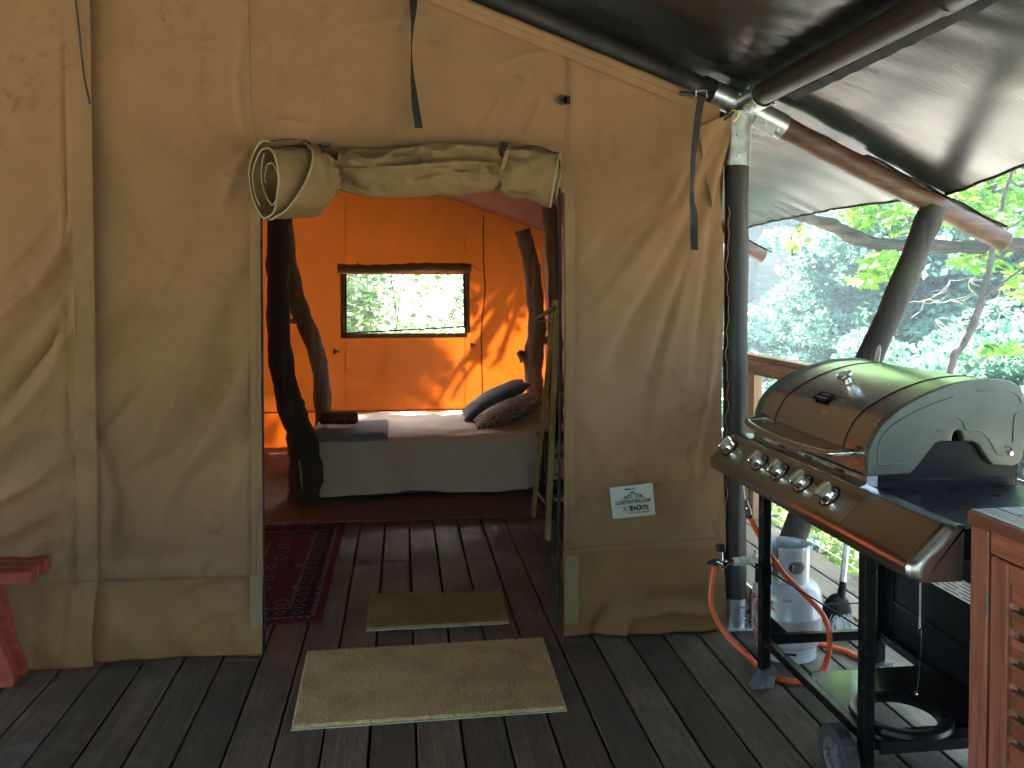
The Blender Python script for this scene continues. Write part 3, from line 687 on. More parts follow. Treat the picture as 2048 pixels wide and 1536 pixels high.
for z, dx in ((.10, .0), (.045, .012)): b = MB(); b.cyl((PX + .02 + dx, PYY - .066, z), (PX + .02 + dx, PYY - .054, z), .006, 8); post.part('bolt', b, M['galv'])
for z in (2.07, 2.16): b = MB(); b.cyl((PX - .02, PYY - .069, z), (PX - .02, PYY - .054, z), .006, 8); post.part('bolt', b, M['galv'])
# four-way connector on top of the pole
CX, CZ = 1.500, 2.300
con = T('pole_connector', (CX, 3.65, CZ), 'galvanised steel four way sleeve joining pole, purlin and rafters', 'connector')
def sleeve(a, c, r, flat_end=True): return MB().tube([a, c], [r, r], 26, cap=False)
dl = Vector((-1, 0, .382)).normalized(); dr = Vector((1, 0, -.472)).normalized()
def thick(mb_pts, r):
    b = MB(); a, c = mb_pts; b.tube([a, c], [r, r], 26, cap=False); b.tube([a, c], [r - .004, r - .004], 26, cap=False)
    a = Vector(a); c = Vector(c); t = (c - a).normalized(); q = t.orthogonal().normalized(); w_ = t.cross(q)
    vs = []; 
    for k in range(26):
        an = 2 * math.pi * k / 26; dd = q * math.cos(an) + w_ * math.sin(an); vs += [c + dd * r, c + dd * (r - .004)]
    b.add(vs, [(2 * k, 2 * k + 1, (2 * k + 3) % 52, (2 * k + 2) % 52) for k in range(26)]); return b
con.part('sleeve', thick([(PX + .006, PYY, 2.265), (PX, PYY, 2.032)], .058), M['galv'])
con.part('sleeve', thick([Vector((CX, 3.65, CZ)) + dl * .01, Vector((CX, 3.65, CZ)) + dl * .155], .056), M['galv'])
con.part('sleeve', thick([Vector((CX, 3.65, CZ)) + dr * .01, Vector((CX, 3.65, CZ)) + dr * .205], .056), M['galv'])
con.part('sleeve', thick([(CX, 3.665, CZ + .005), (CX, 3.44, CZ + .008)], .056), M['galv'])
b = MB(); b.box((CX - .004, 3.645, CZ - .012), (.088, .09, .088), Matrix.Rotation(R(18), 3, 'Y'), .02); b.box((CX + .075, 3.60, CZ - .095), (.10, .004, .05), Matrix.Rotation(R(25), 3, 'Y')); con.part('gusset', b, M['galv'])
b = MB()
for p in ((CX - .052, 3.47, CZ + .035), (CX - .03, 3.46, CZ - .046), (CX - .052, 3.56, CZ + .03), (CX - .02, 3.56, CZ - .055), (CX + .08, 3.60, CZ - .08), (CX + .14, 3.60, CZ - .115), (CX + .05, 3.45, CZ - .03)):
    b = MB(); b.cyl(Vector(p), Vector(p) + Vector((-.008, -.012, 0)), .006, 8); con.part('bolt', b, M['chrome'])
# rafters, purlin, strut
raf = T('rafter', (2.2, 3.65, 2.0), 'brown round rafter reaching out from the steel connector to its sawn end', 'rafter')
a0 = Vector((CX, 3.65, CZ)); e0 = Vector((2.760, 3.65, 1.716))
b = MB(); n = 20; b.tube([(a0 + dr * .16).lerp(e0, i / n) for i in range(n + 1)], [.049 + .002 * math.sin(i * 1.9) for i in range(n + 1)], 16, wob=.03, seed=5); raf.part('log', b, M['rafter'])
b = MB(); b.cyl(e0 + dr * .0005, e0 + dr * .003, .0475, 16); raf.part('sawn_end', b, M['endgrain'])
b = MB()
pp = [a0.lerp(e0, s) + Vector((0, 0, .062)) + Vector((0, .0, .004 * math.sin(s * 40))) for s in np.linspace(.45, 1.0, 20)]
for p, q in zip(pp[:-1], pp[1:]): b.bar(p, q, .055, .003, ch=0)
raf.part('strap', b, M['webbing'])
raf2 = T('rafter', (2.2, 6.22, 2.0), 'farther rafter end showing beyond the dark corner pole', 'rafter')
a2 = Vector((CX, 6.22, CZ + .03)); e2 = Vector((2.72, 6.22, 1.745))
b = MB(); b.tube([a2.lerp(e2, i / 12) for i in range(13)], .05, 14, wob=.04, seed=8); raf2.part('log', b, M['rafter'])
b = MB(); b.cyl(e2 + dr * .0005, e2 + dr * .003, .0485, 14); raf2.part('sawn_end', b, M['endgrain'])
pp = [a2.lerp(e2, s) + Vector((0, 0, .062 + .02 * max(0, s - .95) * 10 * 0)) for s in np.linspace(.6, 1.05, 10)]; b = MB()
for p, q in zip(pp[:-1], pp[1:]): b.bar(p, q, .05, .004, ch=0)
raf2.part('strap', b, M['webbing'])
up = T('rafter', (0.3, 3.66, 2.75), 'dark rafter log climbing along the sloping top edge of the tent wall', 'rafter')
e3 = Vector((RIDX, 3.66, CZ + .382 * (CX - RIDX))); b = MB()
b.tube([(a0 + Vector((0, .01, 0)) + dl * .12).lerp(e3, i / 30) for i in range(31)], [.052 + .002 * math.sin(i * 1.1) for i in range(31)], 18, wob=.02, seed=9); up.part('log', b, M['pole'])
b = MB(); b.tube([e3, e3 + Vector((-2.6, 0, -.99))], .05, 14); up.part('log', b, M['pole'])
for (u, v, w_) in ((1352, 160, .085), (1412, 185, .055)):
    c = atY(u, v, 3.65); k = a0 + dl * ((a0 - Vector((c.x, 3.65, a0.z))).length * 1.07); b = MB()
    b.tube([k - dl * w_ / 2, k + dl * w_ / 2], .0575, 20, cap=False); b.tube([k - dl * (w_ / 2 + .001), k + dl * (w_ / 2 + .001)], .054, 20, cap=False); up.part('band', b, M['webbing'])
pur = T('purlin', (CX, 1.0, CZ), 'dark varnished purlin log running overhead from the steel connector', 'beam')
b = MB(); b.tube([(CX + .002 * math.sin(y * 3), y, CZ + .01 + .003 * math.sin(y * 2)) for y in np.linspace(3.50, 2.22, 20)], .0485, 20, wob=.015, seed=2); pur.part('log', b, M['pole_y'])
b = MB(); b.tube([(CX + .01, 2.27, CZ + .02), (CX + .015, 1.8, CZ + .03)], .0600, 22); pur.part('coupling', b, M['black_plastic'])
b = MB(); b.tube([(CX + .015, 1.9, CZ + .03), (CX + .015, -2.4, CZ + .03)], .0495, 18); pur.part('log', b, M['pole_y'])
b = MB(); b.tube([(CX, 3.80, CZ), (CX, 8.9, CZ)], .05, 14); pur.part('log', b, M['pole_y'])
st = T('strut', (1.6, 3.65, 0), 'mossy dark strut leaning out from the pole foot to the brown rafter', 'strut')
t1 = Vector((2.408, 3.645, 1.862)); b = MB(); n = 26; P0 = Vector((1.585, PYY, .05))
b.tube([P0.lerp(t1, i / n) + Vector((.004 * math.sin(i * .7), 0, 0)) for i in range(n + 1)], [.056 + .003 * math.sin(i * 1.3) for i in range(n + 1)], 16, wob=.07, seed=11); st.part('log', b, M['strut'])

def tarp_z(x): return 2.388 + .382 * (1.5 - x) if x < 1.5 else 2.388 - .472 * (x - 1.5)
def tarp_mat():
    m, t, p, o = mat('black_coated_fly_sheet'); v = coords(t)
    c = ramp(t, noise(t, v, .8, 2, .5), [(0, (.014, .014, .0148)), (1, (.014, .014, .0148))])
    t.links.new(c, p.inputs['Base Color']); t.links.new(ramp(t, noise(t, v, 1.5, 2), [(.3, .24), (.7, .33)]), p.inputs['Roughness'])
    p.inputs['Specular IOR Level'].default_value = .45
    a = noise(t, coords(t, (1.6, 5, 1)), 2.6, 5, .6, 1.2); c2 = noise(t, coords(t, (14, 2.5, 1)), 1.6, 4, .6, .8)
    f1 = noise(t, v, 40, 3, .5)
    bump(t, p, noise(t, coords(t, (5, 26, 1)), 1.0, 3, .5, 1.5), .16, .006, bump(t, None, c2, .08, .005)); return m
M['tarp'] = tarp_mat()
def fly(x0, x1, y0, y1, left=False):
    nx, ny = 100, 560; P = np.zeros((nx, ny, 3)); rafs = np.array([-6.6, -4.0, -1.45, 1.10, 3.65, 6.22, 8.85])
    for j in range(ny):
        y = y0 + (y1 - y0) * j / (ny - 1); dmin = np.min(np.abs(rafs - y)); s = min(1, dmin / 1.27)
        for i in range(nx):
            q = i / (nx - 1); x = x0 + (x1 - (.05 if y > 3.65 else .15) * math.sin(s * math.pi / 2) ** 1.3 - x0) * q
            if left: xx = 2 * RIDX - x; z = tarp_z(x)
            else: xx = x; z = tarp_z(x)
            e = (x1 - x); g = math.exp(-e / .16)
            z += -.028 * math.sin(s * math.pi / 2) ** 1.4 * (1 if x < 1.5 else .6) * (1 - g * .9) * (0.3 + .7 * min(1, abs(x - 1.5) / .4))
            z += .0025 * math.sin(y * 31 + 3 * math.sin(y * 5)) * g
            k = math.exp(-((x - 1.5 - .02) / .22) ** 2); z += .0016 * k * 1.9 * math.sin(y * 38 + x * 22 + 2 * math.sin(y * 6)) * min(1, abs(x - 1.5) / .08)
            z += .003 * math.sin(y * 5 - x * 4 + 2 * math.sin(x * 3)) + .0008 * math.sin(y * 19 + x * 13)
            if x > 2.30: z -= 0.0
            P[i, j] = (xx, y, z)
    return P
fl = T('fly_sheet', (RIDX, 3, 3.4), 'dark glossy coated fly sheet stretched overhead above tent and deck', 'awning')
P = fly(RIDX, 2.47, -6.3, 9.05); b = MB(); b.grid(P); fl.part('sheet', b, M['tarp'])  # unseen stretch behind the viewer lengthened to dim the front canvas
b = MB(); b.tube([Vector(p) + Vector((0, 0, -.004)) for p in P[-1][::3]], .005, 6, smooth=True); fl.part('eave_hem', b, M['tarp'])
P = fly(RIDX, 2.47, -6.3, 9.05, True)[::3, ::6]; b = MB(); b.grid(P); fl.part('sheet', b, M['tarp'])
b = MB(); P = np.array([[(x, y, tarp_z(x) - .004 - .016 * abs(math.sin(y * 1.23 + 1.1)) + .003 * math.sin(y * 40)) for x in (1.62, 1.66)] for y in np.linspace(-2.4, 3.5, 90)]); b.grid(P); fl.part('sheet_seam', b, M['webbing'])

# straps, buckle, clips
def ribbon(pts, wd, twist, k=10):
    pp = smooth_path(pts, k); n = len(pp); P = np.zeros((n, 2, 3))
    for i, p in enumerate(pp):
        a = np.interp(i / (n - 1), np.linspace(0, 1, len(twist)), twist); dx = math.cos(a) * wd / 2; dy = math.sin(a) * wd / 2
        P[i, 0] = (p.x - dx, p.y - dy, p.z); P[i, 1] = (p.x + dx, p.y + dy, p.z)
    b = MB(); b.grid(P); b.grid(P[::-1] + np.array([0, .0015, 0])); return b
s1 = T('webbing_strap', atY(830, 0, WY - .05), 'black webbing strap hanging above the doorway with a twist', 'strap')
s1.part('webbing', ribbon([atY(u, v, WY - .05) for u, v in ((826, -60), (827, 0), (825, 50), (823, 100), (825, 150), (831, 210), (838, 256))], .034, [.1, .3, 1.2, 1.45, 1.1, .5, .2]), M['webbing'])
s2 = T('webbing_strap', atY(1400, 190, WY - .09), 'long black strap hanging from the buckle on the rafter', 'strap')
s2.part('webbing', ribbon([atY(u, v, WY - .10) for u, v in ((1403, 192), (1397, 230), (1388, 300), (1384, 370), (1384, 400), (1388, 430), (1388, 470), (1389, 500))], .034, [.05, .2, .5, .75, .6, .2, .1, .2]), M['webbing'])
b = MB(); c = atY(1403, 182, WY - .10)
b.box(c, (.050, .012, .012), ch=.003); b.box(c + Vector((0, 0, -.026)), (.050, .012, .008), ch=.003); b.box(c + Vector((.024, 0, -.012)), (.008, .012, .034), ch=.003); b.box(c + Vector((-.024, 0, -.012)), (.008, .012, .034), ch=.003)
s2.part('buckle', b, M['chrome']); b = MB(); b.tube([c + Vector((-.085, .03, -.005)), c + Vector((-.005, .02, -.012))], .010, 8); s2.part('rod', b, M['black_plastic'])
dr_ = T('d_ring_tab', atY(1128, 200, WY - .02), 'small black ring tab sewn on the seam right above the doorway', 'tab')
c = atY(1124, 200, WY - .025); b = MB(); b.lathe([(.010, -.004), (.0215, -.004), (.0215, .004), (.010, .004), (.010, -.004)], c, 20, Matrix.Rotation(R(90), 3, 'X')); dr_.part('ring', b, M['black_plastic'])
b = MB(); b.box(c + Vector((.020, 0, 0)), (.030, .008, .034), ch=.002); b.box(c + Vector((0.002, .003, 0)), (.03, .004, .028), ch=.001); dr_.part('tab', b, M['webbing'])
yt = T('yellow_tie', atY(1468, 232, WY - .02), 'yellow tape and cord tying the canvas corner to the connector', 'tie')
b = MB(); c = atY(1469, 231, WY - .035); b.tube(smooth_path([c + Vector((-.012, 0, .022)), c + Vector((.006, -.012, .014)), c + Vector((.010, -.012, -.006)), c + Vector((-.004, -.004, -.026))], 5), [.009] * 16, 8, flat=.5); yt.part('tape', b, M['tape'])
b = MB(); b.tube([c + Vector((-.045, 0, -.02)), c + Vector((-.014, -.006, .004)), c + Vector((.0, .004, .02))], .0065, 6); yt.part('cord', b, M['cord'])
lc = T('lacing_cord', atY(1445, 900, WY), 'thin grey cord laced down the right edge of the tent canvas', 'cord')
b = MB(); b.tube([(1.404 + .005 * math.sin(i * 1.9) + .004 * math.sin(i * .5), WY - .004 - .006 * math.sin(i * 1.3), 1.85 - i * .0285) for i in range(50)], .0022, 5); 
b.tube(smooth_path([atY(1441, 1010, WY - .03), atY(1437, 1060, WY - .05), atY(1442, 1105, WY - .06)], 6), .002, 5); lc.part('cord', b, M['canvas_flap'])
ck = T('flap_cord', atY(165, 100, WY - .06), 'thin dark cord hanging down the overlapping edge of the left tent wall', 'cord')
b = MB(); b.tube(smooth_path([atY(u, v, WY - .055) for u, v in ((145, -40), (151, 0), (158, 60), (168, 150), (180, 208))], 6), .0042, 6); ck.part('cord', b, M['cord'])

# sewn label
lab = T('maker_label', atY(1264, 1003, WY - .035), 'white printed maker label sewn on the canvas right of the doorway', 'label')
LY = WY - .052; l0 = atY(1219, 976, LY); l1 = atY(1305, 966, LY); l2 = atY(1311, 1029, LY); l3 = atY(1226, 1038, LY)
b = MB(); P = np.zeros((16, 12, 3))
for i in range(16):
    for j in range(12):
        p = l0.lerp(l1, i / 15).lerp(l3.lerp(l2, i / 15), j / 11); P[i, j] = (p.x, p.y + .0012 * math.sin(i * .5) , p.z)
b.grid(P); b.grid(P[::-1] + np.array([0, .002, 0])); lab.part('cloth', b, M['label'])
ex = (l1 - l0).normalized(); ez = (l0 - l3).normalized(); lw = (l1 - l0).length; lh = (l0 - l3).length
def on(u, v, out=.003): return l0 + ex * (u * lw) - ez * (v * lh) + Vector((0, -out, 0))
ang = math.atan2(ex.z, ex.x)
def text(body, u, v, size, mt, parent, shear=0.0, sx=1.0, bold=0.0, pos=None, rot=None, name='lettering', ext=.0002):
    cu = bpy.data.curves.new(name, 'FONT'); cu.body = body; cu.size = size; cu.align_x = 'CENTER'; cu.align_y = 'CENTER'; cu.extrude = ext; cu.offset = bold; 
    t_ = bpy.data.objects.new(name, cu); COL.objects.link(t_); bpy.context.view_layer.update(); me_ = bpy.data.meshes.new_from_object(t_); bpy.data.objects.remove(t_); me_.materials.clear(); me_.materials.append(mt)
    o = bpy.data.objects.new(name, me_); COL.objects.link(o); o.location = pos if pos is not None else on(u, v)
    o.rotation_euler = rot if rot is not None else (R(90), -ang, 0); o.scale = (sx, 1, 1)
    o.parent = parent.e; o.matrix_parent_inverse = Matrix.Translation(-Vector(parent.e.location)); return o
text('Made by', .46, .10, .0135, M['black_ink'], lab, bold=.0003)
text('LUXETENTEN.COM', .50, .52, .0205, M['black_ink'], lab, sx=.86, bold=.0006)
for s_, u_, z_ in (('T', .425, .0285), ('EN', .515, .0235), ('C', .610, .0285), ('ATE', .735, .0235)): text(s_, u_, .732 if z_ > .025 else .742, z_, M['black_ink'], lab, sx=1.0, bold=.0009)
text('OUTDOOR FABRICS', .62, .885, .0112, M['red_ink'], lab, sx=.95, bold=.0003)
b = MB()
def seg(pts, r=.0010):
    b.tube([on(u, v, .0035) for u, v in pts], r, 5)
seg([(.28 + .48 * s, .41 - .15 * math.sin(s * math.pi)) for s in np.linspace(0, 1, 12)], .0014)
for u in (.32, .345, .37, .415, .46, .575, .62, .665, .69, .71): seg([(u, .265 if .4 < u < .64 else .31), (u + .004, .415)], .0013)
b.add([on(.43, .235, .0035), on(.50, .18, .0035), on(.58, .225, .0035)], [(0, 1, 2)])
lab.part('printed_tent_logo', b, M['black_ink'])
b = MB(); seg([(.235, .70), (.25, .67), (.275, .68), (.285, .72), (.34, .80)], .0016); seg([(.35, .69), (.325, .665), (.30, .69), (.27, .77), (.245, .80)], .0016); seg([(.35, .69), (.34, .73), (.32, .735)], .0016)
lab.part('printed_knot_logo', b, M['red_ink'])

# ------------------------------------------------------------ railing
rl = T('deck_railing', (2.27, 4.6, 0), 'timber railing along the right edge of the deck behind the grill', 'railing')
b = MB(); b.box((2.28, 4.75, 1.058), (.11, 8.1, .030), ch=.004); rl.part('top_rail', b, M['rail'])
b = MB(); b.box((2.262, 4.75, .992), (.038, 8.0, .092), ch=.003); rl.part('under_rail', b, M['rail'])
for y in (1.4, 3.2, 5.37, 7.55): b = MB(); b.box((2.285, y, .44), (.06, .15, 1.00), ch=.004); rl.part('railing_post', b, M['railpost'])
b = MB()
for z in (.07, .22, .50, .78): b.tube([(2.29, .9, z), (2.29, 8.6, z)], .0016, 5)
rl.part('wire', b, M['galv'], kind='stuff')
# ------------------------------------------------------------ mats and rugs
def doormat(c0, c1, c2, c3, h, mt, label, n_f, seed):
    """corners near-left, near-right, far-right, far-left on the deck"""
    cen = (c0 + c1 + c2 + c3) / 4; t = T('doormat', cen, label, 'doormat'); rs = np.random.RandomState(seed)
    nx, ny = 150, 90; P = np.zeros((nx, ny, 3))
    U, V = np.meshgrid(np.linspace(0, 1, nx), np.linspace(0, 1, ny), indexing='ij')
    for i in range(nx):
        for j in range(ny):
            u, v = U[i, j], V[i, j]; p = c0.lerp(c1, u).lerp(c3.lerp(c2, u), v); e = min(u, 1 - u, v * .65, (1 - v) * .65)
            z = h * min(1, (.45 + e / .012)) + rs.uniform(-.0022, .0022); P[i, j] = (p.x + rs.uniform(-.001, .001) * (1 + 1.5 * (e < .004)), p.y + rs.uniform(-.001, .001) * (1 + 1.5 * (e < .004)), z)
    b = MB(); b.grid(P)
    t.part('pile', b, mt)
    vs = np.zeros((n_f * 3, 3)); u = rs.uniform(0, 1, n_f); v = rs.uniform(0, 1, n_f)
    A = np.array(c0); B = np.array(c1); C = np.array(c2); D = np.array(c3)
    q = (A[None] * (1 - u)[:, None] + B[None] * u[:, None]) * (1 - v)[:, None] + (D[None] * (1 - u)[:, None] + C[None] * u[:, None]) * v[:, None]
    q[:, 2] = h - .001; th = rs.uniform(0, 6.28, n_f); d = np.stack([np.cos(th), np.sin(th), np.zeros(n_f)], 1) * .0013
    tip = q + np.stack([rs.normal(0, .003, n_f), rs.normal(0, .003, n_f), rs.uniform(.002, .007, n_f)], 1)
    vs[0::3] = q - d; vs[1::3] = q + d; vs[2::3] = tip
    b = MB(); b.add(vs.tolist(), [(3 * i, 3 * i + 1, 3 * i + 2) for i in range(n_f)]); t.part('fibres', b, mt, kind='stuff', recalc=False)
    b = MB(); up_ = Vector((0, 0, .0035)); cs = [c0, c1, c2, c3]; cc = [cen + (c - cen) * 1.006 for c in cs]
    b.add([c + Vector((0, 0, .0008)) for c in cc] + [c + Vector((0, 0, .0045)) for c in cc], [(0, 1, 2, 3), (4, 5, 6, 7)[::-1], (0, 4, 5, 1), (1, 5, 6, 2), (2, 6, 7, 3), (3, 7, 4, 0)]); t.part('backing', b, M['mat_edge'])
doormat(atZ(583, 1462, .0), atZ(1133, 1423, .0), atZ(1086, 1281, .0), atZ(614, 1309, .0), .016, M['coir'], 'large pale coir doormat on the deck in front of the doorway', 16000, 1)
doormat(atZ(733, 1263, .0), atZ(1018, 1248, .0), atZ(1001, 1185, .0), atZ(739, 1194, .0), .014, M['coir_in'], 'smaller olive brown doormat just inside the doorway', 9000, 2)
# woven grass rug under the bed
m, t, p, o = mat('woven_grass_rug'); v = coords(t, (1, 1, 1)); n = noise(t, coords(t, (120, 8, 1)), 1.0, 3); n2 = noise(t, v, 2, 5)
wv = N(t, 'ShaderNodeTexWave'); wv.bands_direction = 'X'; wv.inputs['Scale'].default_value = 22; wv.inputs['Distortion'].default_value = 2; wv.inputs['Detail'].default_value = 2; t.links.new(v, wv.inputs[0])
c = ramp(t, n, [(.3, (.12, .065, .035)), (.7, (.24, .14, .08))]); c = mix(t, math_(t, 'MULTIPLY', wv.outputs['Fac'], .45), c, (.09, .045, .025)); c = mix(t, ramp(t, n2, [(.4, 0.0), (.7, .4)]), c, (.10, .05, .03))
t.links.new(c, p.inputs['Base Color']); p.inputs['Roughness'].default_value = .8; bump(t, p, wv.outputs['Fac'], .6, .004)
g = T('grass_rug', (-.6, 6.8, 0), 'reddish brown woven grass rug lying under the bed', 'rug')
b = MB(); b.grid(np.array([[(x, y + .004 * math.sin(x * 9), .006 + .0015 * math.sin(x * 7 + y * 5)) for y in np.linspace(5.552, 8.1, 60)] for x in np.linspace(-2.6, .93, 90)])); b.grid(np.array([[(x, 5.552 + .004 * math.sin(x * 9), z) for z in (.0005, .0065)] for x in np.linspace(-2.6, .93, 90)])); g.part('weave', b, m)
b = MB(); b.box((-.83, 5.558, .0075), (3.5, .022, .005)); g.part('edge_binding', b, M['canvas_flap'])
# persian rug
m, t, p, o = mat('red_patterned_carpet'); tc = N(t, 'ShaderNodeTexCoord'); sx = N(t, 'ShaderNodeSeparateXYZ'); t.links.new(tc.outputs['Object'], sx.inputs[0])
X, Y = sx.outputs[0], sx.outputs[1]; X1, Y0_, Y1_ = -.362, 3.895, 5.525
de = math_(t, 'MINIMUM', math_(t, 'SUBTRACT', X1, X), math_(t, 'MINIMUM', math_(t, 'SUBTRACT', Y, Y0_), math_(t, 'SUBTRACT', Y1_, Y)))
def band(a, b_): return math_(t, 'MULTIPLY', math_(t, 'GREATER_THAN', de, a), math_(t, 'LESS_THAN', de, b_))
red, dk, cream = (.10, .008, .014), (.014, .009, .013), (.20, .16, .15)
fig = noise(t, coords(t), 75, 4, .75, 2.2)
field = mix(t, ramp(t, fig, [(.50, 0.0), (.56, 1.0)]), red, (.05, .016, .03)); field = mix(t, ramp(t, noise(t, coords(t), 95, 3, .7, 2.0), [(.60, 0.0), (.66, .6)]), field, cream)
vo = N(t, 'ShaderNodeTexVoronoi'); vo.inputs['Randomness'].default_value = .35; t.links.new(coords(t, (7, 5.6, 1)), vo.inputs['Vector']); vo.inputs['Scale'].default_value = 1.0
ring = ramp(t, vo.outputs['Distance'], [(.20, 0.0), (.215, .8), (.24, .8), (.255, 0.0)]); field = mix(t, ring, field, cream)
bo = N(t, 'ShaderNodeTexVoronoi'); bo.inputs['Randomness'].default_value = 0.0; bo.inputs['Scale'].default_value = 12.5; t.links.new(coords(t, (1, 1, 1)), bo.inputs['Vector'])
ring2 = ramp(t, bo.outputs['Distance'], [(.24, 0.0), (.27, .8), (.31, .8), (.34, 0.0)]); bcol = mix(t, ring2, dk, cream); bcol = mix(t, ramp(t, fig, [(.57, 0.0), (.63, .7)]), bcol, red)
ck_ = N(t, 'ShaderNodeTexChecker'); ck_.inputs['Scale'].default_value = 55; t.links.new(coords(t), ck_.inputs['Vector']); stripe = mix(t, ck_.outputs['Fac'], cream, dk)
c = mix(t, band(-1, .035), field, red); c = mix(t, band(.035, .055), c, stripe); c = mix(t, band(.055, .150), c, bcol); c = mix(t, band(.150, .172), c, stripe)
c = mix(t, band(.40, .415), c, stripe); c = mix(t, band(.415, .47), c, bcol); c = mix(t, band(.47, .485), c, stripe)
t.links.new(c, p.inputs['Base Color']); p.inputs['Roughness'].default_value = .95; p.inputs['Specular IOR Level'].default_value = .1; bump(t, p, noise(t, coords(t), 300, 2), .5, .003)
g = T('persian_rug', (-1.2, 4.7, 0), 'dark red patterned oriental rug on the boards at the left inside the tent', 'rug')
b = MB(); b.box((-1.43, 4.71, .005), (2.136, 1.63, .009), ch=.003); g.part('pile', b, m)

# ------------------------------------------------------------ bed
bed = T('bed', (.3, 6.8, 0), 'low bed with white linen hanging to the floor inside the tent', 'bed')
bx0, bx1, by0, by1, bz = -.635, 1.30, 6.14, 7.50, .440
nu, nv = 150, 120; P = np.zeros((nu, nv, 3)); prof = [(by0 - .016, .045), (by0 - .006, .2), (by0, .33), (by0 + .012, .405), (by0 + .05, .436), (by0 + .15, bz), (by0 + .7, bz + .006), (by1 - .12, bz), (by1 - .03, bz - .02), (by1, .36), (by1, .1)]
pr = smooth_path([(0, a, c) for a, c in prof], 12); pi = np.linspace(0, len(pr) - 1, nv)
for i in range(nu):
    u = i / (nu - 1); x = bx0 + (bx1 - bx0) * u
    for j in range(nv):
        q = pr[int(pi[j])].lerp(pr[min(len(pr) - 1, int(pi[j]) + 1)], pi[j] % 1); s = j / nv; y, z = q.y, q.z
        ed = min(u, 1 - u) * (bx1 - bx0); rd = .035 * math.exp(-ed / .03); z -= rd if z > .3 else 0
        if s < .36: y += .020 * math.sin(x * 9 + 2 * math.sin(x * 4)) * (1 - s / .36) ** .7 + .010 * math.sin(x * 27 + z * 9 + 2 * math.sin(x * 6)) * (1 - s / .36); z += .012 * math.sin(x * 6 + 1) * (1 - s / .36)
        if .36 <= s < .8: z += .006 * math.sin(x * 11 + y * 7) + .004 * math.sin(x * 23 - y * 17) + .005 * math.sin(y * 31 + 3 * math.sin(x * 9))
        z += .012 * math.sin(x * 19 + y * 3) * math.exp(-((s - .36) / .05) ** 2) * .5
        if x > .85 and z > .35: z += .11 * math.exp(-((x - 1.16) / .22) ** 2) * min(1, max(0, (y - by0) / .25)) * min(1, (by1 - y) / .2)
        if x > .9 and s < .4: z = max(z, .055 + (x - .9) * .10) if s < .05 else z
        P[i, j] = (x, y, z)
b = MB(); b.grid(P); 
for i in (0, nu - 1):
    side_ = P[i]; Q = np.stack([side_, np.stack([side_[:, 0] + (.004 if i else -.004), side_[:, 1], np.full(nv, .09)], 1)], 0); b.grid(Q)
bed.part('bed_linen', b, M['sheet'])
b = MB(); b.box(((bx0 + bx1) / 2 - .02, (by0 + by1) / 2 + .03, .14), (1.95, 1.26, .26), ch=.01); bed.part('bed_base', b, M['dark_wood'])
for (x, y) in ((-.7, 6.35), (-.7, 7.3)):
    b = MB(); b.box((x - .02, y, .17), (.10, .22, .32), ch=.015); bed.part('headboard_block' if y < 7 else 'headboard_block', b, M['dark_wood'])
def cushion(name, c, w_, d, h, rot, mt, label, cat='cushion'):
    t = T(name, c, label, cat); n = 34; vs = []
    for sgn in (1, -1):
        P = np.zeros((n, n, 3))
        for i in range(n):
            for j in range(n):
                u = -1 + 2 * i / (n - 1); v = -1 + 2 * j / (n - 1); th = max(0, (1 - abs(u) ** 2.4)) ** .55 * max(0, (1 - abs(v) ** 2.4)) ** .55
                pin = 1 - .07 * (1 - (abs(u) ** 3)) * abs(v) ** 4 - 0; pin2 = 1 - .07 * (1 - abs(v) ** 3) * abs(u) ** 4
                q = rot @ Vector((u * w_ / 2 * pin2, v * d / 2 * pin, sgn * h / 2 * th * (1 + .05 * math.sin(u * 7 + v * 5)))); P[i, j] = (c[0] + q.x, c[1] + q.y, c[2] + q.z)
        b = MB() if sgn == 1 else b; b.grid(P)
    t.part('cover', b, mt); b = MB(); e = [(-1, -1), (1, -1), (1, 1), (-1, 1), (-1, -1)]; pts = []
    for (a0_, b0_), (a1_, b1_) in zip(e[:-1], e[1:]):
        for k in range(8):
            u = a0_ + (a1_ - a0_) * k / 8; v = b0_ + (b1_ - b0_) * k / 8; pin = 1 - .07 * (1 - abs(u) ** 3) * abs(v) ** 4; pin2 = 1 - .07 * (1 - abs(v) ** 3) * abs(u) ** 4
            pts.append(rot @ Vector((u * w_ / 2 * pin2, v * d / 2 * pin, 0)) + Vector(c))
    b.tube(pts + [pts[0]], .004, 5); t.part('piping', b, mt); return t
M['blue_grey'] = plain('blue_grey_cushion_cloth', (.085, .10, .10), .9, var=.2, vscale=12, bmp=.3)
m, t, p, o = mat('snakeskin_pattern_cloth'); v = coords(t); vo = N(t, 'ShaderNodeTexVoronoi'); vo.feature = 'DISTANCE_TO_EDGE'; vo.inputs['Scale'].default_value = 13
wn = N(t, 'ShaderNodeTexNoise'); wn.inputs['Scale'].default_value = 6; t.links.new(v, wn.inputs['Vector']); vm = N(t, 'ShaderNodeVectorMath', operation='MULTIPLY_ADD'); vm.inputs[1].default_value = (.12, .12, .12); t.links.new(wn.outputs['Color'], vm.inputs[0]); t.links.new(v, vm.inputs[2]); t.links.new(vm.outputs[0], vo.inputs['Vector'])
e = vo.outputs['Distance']; c = ramp(t, e, [(.03, (.36, .27, .19)), (.06, (.08, .05, .035)), (.14, (.08, .05, .035)), (.17, (.38, .30, .20)), (.24, (.38, .28, .18)), (.28, (.09, .065, .05))]); t.links.new(c, p.inputs['Base Color']); p.inputs['Roughness'].default_value = .85; M['snake'] = m
cushion('cushion', atY(990, 797, 7.0), .60, .46, .15, Matrix.Rotation(R(-27), 3, 'Y'), M['blue_grey'], 'blue grey cushion leaning behind the patterned one on the bed')
